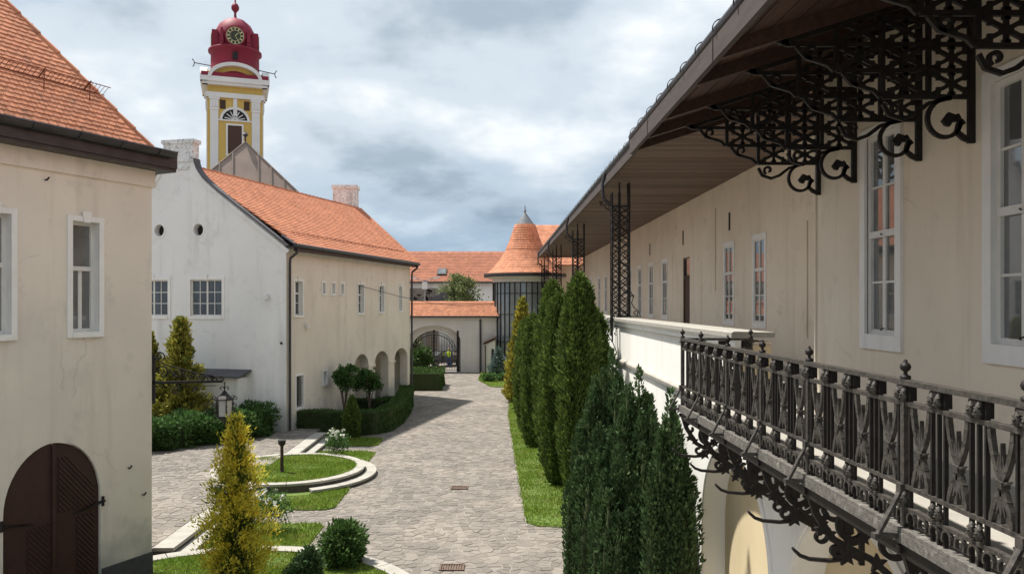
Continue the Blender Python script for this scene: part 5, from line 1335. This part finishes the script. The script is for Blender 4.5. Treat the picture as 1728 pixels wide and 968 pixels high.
# ------------------------------------------------------------------ planting
col_prof = lambda k: np.interp(k, [0, .12, .35, .66, .84, .94, 1], [.62, .86, 1, .98, .78, .5, .05])
cone_prof = lambda k: np.clip((1 - k) ** .85 + .02, 0, 1) * np.minimum(1, .75 + 3 * k)
TH = [((2.46, 22.9, .03), 6.8, .56, 'tallest clipped green column conifer, nearest of the row along the gallery', 21000), ((1.98, 24.6, .03), 6.2, .50, 'slim green column conifer just behind the tallest one', 15000),
      ((2.0, 27.6, .03), 6.75, .56, 'green column conifer with a broad rounded top in the middle of the row', 16000), ((1.50, 31.0, .03), 5.45, .48, 'shorter green column conifer left of the broad one', 11000),
      ((1.36, 35.0, .03), 5.2, .5, 'shorter green column conifer next to the yellow one', 10000), ((3.0, 23.9, .03), 5.75, .52, 'green column conifer behind the right side of the tallest one', 14000)]
for i, (loc, h, r_, lab, n) in enumerate(TH):
    conifer('column_conifer', loc, h, r_, 'thuja', lab, n=int(n * 1.5), leaf=(.12, .05), prof=col_prof, lump=.15, seed=i * 3 + 1, core=.74, group='clipped conifers along the gallery')
conifer('golden_conifer', (1.5, 45.5, .03), 6.15, 1.0, 'gold_far', 'yellow column conifer at the far end of the row along the gallery', n=9000, leaf=(.24, .10), prof=cone_prof, lump=.15, seed=50)
YW = [((2.58, 17.2, 0), 4.75, .85), ((2.86, 15.5, 0), 4.5, .68), ((3.05, 13.5, 0), 4.25, .38), ((2.12, 15.9, 0), 3.3, .72), ((2.30, 14.4, 0), 3.1, .55)]
YL = ['tallest dark green yew, left peak of the clump', 'dark green yew forming the middle peak of the clump', 'narrow dark green yew against the wall below the balcony', 'low dark green yew at the left side of the clump', 'low dark green yew at the front of the clump']
for i, (loc, h, r_) in enumerate(YW):
    rg = np.random.default_rng(90 + i)
    t = thing('yew', loc, YL[i], 'shrub', 'dark yews below the balcony')
    Ps, Ds = [], []; core = MB()
    nsp = 30 if r_ > .6 else 16
    for s_ in range(nsp):
        a = rg.random() * 6.283; q = math.sqrt(rg.random()) * r_ * .8
        bx, by = q * math.cos(a), q * math.sin(a); hh = h * (1 - .42 * (q / r_) ** 1.5) * (.86 + .14 * rg.random()); wr = .13 + .08 * rg.random()
        if s_ == 0: bx = by = 0; hh = h
        m_ = 1150; k = rg.random(m_); th = rg.random(m_) * 6.283
        pr = np.minimum(1, (1 - k) * 5 + .05) * (1 + .25 * np.sin(k * 40 + s_) * np.sin(th * 3 + s_)) * np.minimum(1, .7 + 2 * k)
        lean = np.array([bx, by]) * .08
        X = bx + lean[0] * k + wr * pr * np.cos(th); Y_ = by + lean[1] * k + wr * pr * np.sin(th)
        Ps.append(np.stack([X, Y_, .02 + k * hh], 1)); Ds.append(np.stack([.5 * np.cos(th), .5 * np.sin(th), np.ones(m_)], 1) + rg.normal(size=(m_, 3)) * .3)
        core.tube([(bx, by, 0), (bx + lean[0] * .5, by + lean[1] * .5, hh * .5), (bx + lean[0], by + lean[1], hh * .96)], [wr * .8, wr * .8, .01], 7)
    P = np.concatenate(Ps); D = np.concatenate(Ds); sc = .6 + .7 * rg.random(len(P))
    child('foliage', leaf_mesh('foliage', P, D, .10 * sc, .045 * sc, 'yew'), t)
    child('dark_core', core.mesh('dark_core', 'core', True), t)

# golden conifer in the foreground: tiers of fan sprays with gaps, on a visible stem
def tiered(name, loc, h, r_, mat, mat2, label, seed, n_br=95, leafs=90, leaf=(.11, .035)):
    rg = np.random.default_rng(seed); t = thing(name, loc, label, 'tree')
    P1, D1, P2, D2 = [], [], [], []; br_ = MB()
    br_.tube([(0, 0, -.05), (.02, 0, h * .5), (0, .01, h * .96)], [.05, .03, .006], 7)
    for b in range(n_br):
        k = (b + rg.random()) / n_br; z = .08 + k * h * .93; a = b * 2.399 + rg.normal() * .3
        L = r_ * ((1 - k) ** .8 * .98 + .07) * (.42 + .72 * rg.random())
        d = np.array([math.cos(a), math.sin(a), .55 + .5 * k]); d /= np.linalg.norm(d)
        br_.tube([(0, 0, z), tuple(np.array([0, 0, z]) + d * L * .8)], [.010, .003], 4)
        clump = .22 * math.sin(a * 2 + 9 * k) + .12 * rg.normal()
        m_ = int(leafs * (L / r_ + .25)); s_ = np.clip((rg.integers(1, 5, m_) / 4.0) + rg.normal(size=m_) * .07, .05, 1.05); side = rg.normal(size=(m_, 3)) * (.10 + .10 * L)[..., None] if False else rg.normal(size=(m_, 3)) * (.035 + .085 * L)
        p = np.array([0, 0, z]) + d * L * s_[:, None] + side * (.4 + .6 * s_)[:, None]
        dd = d + np.array([0, 0, .5]) + rg.normal(size=(m_, 3)) * .55
        tip = (s_ * (L / r_ * .5 + .6) + k * .35 + rg.normal(size=m_) * .10 + clump) > .62
        P1.append(p[tip]); D1.append(dd[tip]); P2.append(p[~tip]); D2.append(dd[~tip])
    for nm, P_, D_, mt in (('golden_sprays', P1, D1, mat), ('green_sprays', P2, D2, mat2)):
        P_ = np.concatenate(P_); D_ = np.concatenate(D_); sc = .6 + .8 * rg.random(len(P_))
        child(nm, leaf_mesh(nm, P_, D_, leaf[0] * sc, leaf[1] * sc, mt), t)
    child('trunk', br_.mesh('trunk', 'bark'), t)
    return t
tiered('golden_conifer', (-5.05, 14.95, .27), 3.45, .82, 'gold', 'thuja', 'large yellow conifer on the oval lawn in the foreground', 5, 150, 200, (.085, .028))
tiered('golden_conifer', (-12.95, 31.6, .3), 5.05, 1.15, 'gold_dull', 'thuja', 'dull golden conifer against the white gable', 8, 170, 190, (.2, .075))
tiered('golden_conifer', (-14.4, 31.9, .3), 4.4, 1.0, 'gold_dull', 'thuja', 'dull golden conifer half hidden by the left building', 9, 150, 170, (.2, .075))
bush('globe_conifer', (-3.28, 16.4, .27), [(0, 0, .40, .44, .42, .44), (0, 0, .22, .42, .4, .24), (.02, 0, .62, .28, .28, .26)], 'globe', 'round green conifer at the edge of the oval lawn', 'shrub', 6500, (.11, .045), 3, up=.5)
bush('dwarf_conifer', (-3.72, 15.1, .27), [(0, 0, .3, .30, .28, .34), (-.1, 0, .2, .32, .3, .2), (.06, 0, .55, .16, .16, .2)], 'yew', 'small dark conifer in front of the round green one', 'shrub', 4200, (.09, .035), 4, up=.5)
def rose(loc, h, r_, label, seed, nfl):
    t = bush('rose_bush', loc, [(0, 0, h * .6, r_, r_ * .9, h * .35), (r_ * .4, .1, h * .42, r_ * .7, r_ * .7, h * .3), (-r_ * .4, 0, h * .45, r_ * .6, r_ * .6, h * .3)], 'shrub', label, 'rose', 1500, (.06, .045), seed, [([(0, 0, 0), (.02, 0, h * .4), (.1, .02, h * .8)], [.015, .012, .006]), ([(0, 0, 0), (-.1, 0, h * .7)], [.012, .005])], 'white rose bushes', core=0, inner=.8)
    rg = np.random.default_rng(seed)
    fl = MB()
    for k in range(9):
        a = k * 40; r1 = 1 - .07 * k; el = 10 + 8 * k
        fl.prism([(0, 0, 0), (.035 * r1 * math.cos(R(a - 28)), .035 * r1 * math.sin(R(a - 28)), .02 + .003 * k), (.05 * r1 * math.cos(R(a)), .05 * r1 * math.sin(R(a)), .012 + .004 * k), (.035 * r1 * math.cos(R(a + 28)), .035 * r1 * math.sin(R(a + 28)), .02 + .003 * k)], (0, 0, .006))
    me = fl.mesh('blossom', 'petal')
    for k in range(nfl):
        a = rg.random() * 6.28; q = math.sqrt(rg.random()) * r_ * 1.0; z = h * (.62 + .38 * rg.random() * (1 - .3 * q / r_))
        o = link('blossom', me, t, None, (q * math.cos(a), q * math.sin(a) - .1, z), (rg.normal() * .6 + .5, rg.normal() * .4, rg.random() * 6)); o.scale = (1.5, 1.5, 1.5)
rose((-5.9, 28.4, .04), 1.2, .42, 'white rose bush on the small lawn behind the round lawn', 21, 26)
rose((-5.75, 19.5, .04), 1.15, .5, 'white rose bush partly behind the foreground golden conifer', 22, 20)
conifer('clipped_cone', (-6.2, 33.0, .04), 1.8, .33, 'thuja', 'small clipped conifer with a narrow top in front of the box hedge', 'shrub', n=4500, leaf=(.1, .05), prof=lambda k: np.where(k < .5, np.minimum(1, .8 + k), np.clip(1.15 - 1.15 * (k - .45) * 1.7, .12, 1)), lump=.08, seed=31)
# hedges
bx_ = [(-9.0, 34.35, .05), (-7.6, 34.2, .03), (-6.3, 34.05, 0), (-5.55, 34.35, 0), (-5.1, 35.2, 0), (-4.9, 37.0, 0), (-4.9, 39.5, 0), (-5.0, 42.0, 0), (-5.25, 45.0, 0)]
hedge('box_hedge', bx_, .75, 1.02, 'hedge', 'clipped box hedge curving in front of the arcade', 22000, (.065, .05), 2, .04)
hedge('box_hedge', [(-8.1, 39.2, 0), (-6.0, 39.6, 0), (-5.6, 40.5, 0)], .6, .9, 'hedge', 'inner row of clipped hedge behind the two small trees', 5000, (.07, .05), 3, .04)
hedge('box_hedge', [(-5.2, 51.3, 0), (-5.2, 55.5, 0)], 2.9, 1.2, 'hedge', 'low clipped hedge block in front of the gateway', 9000, (.09, .07), 4, .06)
hedge('loose_hedge', [(-14.2, 28.6, .3), (-12.4, 29.7, .3), (-10.8, 31.6, .3), (-10.0, 33.0, .3)], 1.7, 1.05, 'shrub', 'loose green hedge along the foot of the white gable', 24000, (.17, .055), 5, .24)
def small_tree(loc, h, zc2, r_, lab, seed, n=3000):
    rg = random.Random(seed); st_ = []
    for k in range(5):
        a = rg.uniform(0, 6.28); st_.append(([(0, 0, 0), (.05 * math.cos(a), .05 * math.sin(a), h * .3), (r_ * .5 * math.cos(a), r_ * .5 * math.sin(a), zc2 + .1), (r_ * .75 * math.cos(a), r_ * .75 * math.sin(a), zc2 + .4)], [.045, .035, .02, .008]))
    bl = [(0, 0, zc2, r_ * .7, r_ * .7, (h - zc2) * .8)] + [(r_ * q * math.cos(a), r_ * q * math.sin(a), zc2 + rg.uniform(-.35, .55), r_ * w, r_ * w, r_ * w * .8) for a, q, w in [(rg.uniform(0, 6.28), rg.uniform(.3, .95), rg.uniform(.22, .45)) for _ in range(10)]]
    return bush('small_tree', loc, bl, 'shrub', lab, 'tree', n, (.12, .09), seed, st_, 'small trees inside the box hedge', core=0, inner=.85)
small_tree((-7.3, 37.0, 0), 2.95, 2.2, .62, 'small rounded tree left of the arcade above the box hedge', 41)
small_tree((-6.45, 39.0, 0), 2.6, 1.9, .72, 'small spreading tree in front of the first arcade arch', 42)
bush('evergreen_shrub', (-5.9, 56.5, 0), [(0, 0, 1.2, 1.15, .9, 1.2), (.5, 0, 1.9, .7, .6, .8), (-.5, .2, 1.5, .7, .6, .9)], 'hedge', 'dark evergreen shrub in front of the iron gate', 'shrub', 3500, (.17, .12), 44)
bush('blue_spruce', (.05, 60.5, .05), [(0, 0, .6, .7, .6, .6), (.05, 0, 1.3, .45, .4, .55), (.05, 0, 1.9, .2, .2, .4)], 'bluegreen', 'small pale blue-green conifer at the foot of the stair turret', 'shrub', 2500, (.18, .07), 45)
for i, (x, y, lab) in enumerate(((.6, 57.5, 'low flowering shrub right of the blue-green conifer'), (-.55, 57.0, 'low flowering shrub at the path edge of the far bed'))):
    bush('low_shrub', (x, y, .05), [(0, 0, .28, .6, .5, .3)], 'shrub', lab, 'shrub', 900, (.12, .08), 46 + i)
# tree beyond the gate wall
bt_ = thing('birch_tree', (-3.6, 78, 0), 'loose light green tree showing above the gate wall', 'tree')
rg = np.random.default_rng(77); trk = MB().tube([(0, 0, 0), (.1, 0, 3.5), (.0, 0, 6.5), (.3, 0, 8.8)], [.2, .16, .09, .02], 8); Ps, Ds = [], []
for b in range(70):
    z0 = 4 + 4.6 * rg.random(); a = rg.random() * 6.28; L = (1.1 + 1.5 * rg.random()) * (1 - max(0, z0 - 6.6) * .28); up_z = .3 + .5 * rg.random()
    e = np.array([L * math.cos(a), L * math.sin(a), z0 + up_z * L * .5]); trk.tube([(0, 0, z0), tuple((np.array([0, 0, z0]) + e) / 2 + np.array([0, 0, .2])), tuple(e)], [.04, .025, .008], 5)
    m_ = 130; t_ = rg.random(m_) ** .6
    p = np.array([0, 0, z0]) + (e - np.array([0, 0, z0])) * t_[:, None] + rg.normal(size=(m_, 3)) * np.array([.26, .26, .2]); p[:, 2] -= rg.random(m_) ** 2 * .9
    Ps.append(p); Ds.append(rg.normal(size=(m_, 3)) * .7 + np.array([0, 0, -.6]))
P = np.concatenate(Ps); D = np.concatenate(Ds)
child('foliage', leaf_mesh('foliage', P, D, .24, .14, 'willow'), bt_); child('trunk', trk.mesh('trunk', 'bark', True), bt_)
for i, (x, y, h) in enumerate(((-10.5, 72, 3.6), (-8.8, 74, 3.0))):
    bush('street_shrub', (x, y, 0), [(0, 0, h * .5, 1.2, 1.2, h * .5), (.6, 0, h * .6, .9, .9, h * .35)], 'willow', ('taller' if i == 0 else 'lower') + ' green shrub beyond the iron gate', 'shrub', 1500, (.25, .16), 60 + i)
# bollard lamp
bl_ = thing('bollard_lamp', (-7.05, 25.3, .27), 'short dark bollard lamp on the round raised lawn', 'lamp')
MB().tube([(-7.05, 25.3, .25), (-7.05, 25.3, 1.18)], [.06, .05], 10).build('post', 'timber', bl_)
MB().lathe([(.05, 1.12), (.12, 1.2), (.13, 1.3), (.13, 1.32), (.02, 1.33)], (-7.05, 25.3, 0), 12).build('lamp_head', 'iron', bl_)
MB().lathe([(.075, .25), (.075, .30), (.05, .33), (.05, .5), (.06, .52), (.05, .54)], (-7.05, 25.3, 0), 12).build('base', 'iron', bl_)

# thin service cable
cb = thing('cable', (-6.9, 40.4, 6.7), 'thin service cable strung from the gabled house towards the stair turret', 'cable')
A_, B_ = fS.p(7.3, .08, 6.75), V3((-.3, 64.9, 5.75))
MB().tube([A_.lerp(B_, k / 14) - UP * .5 * math.sin(math.pi * k / 14) for k in range(15)], .016, 5).build('wire', 'iron', cb)
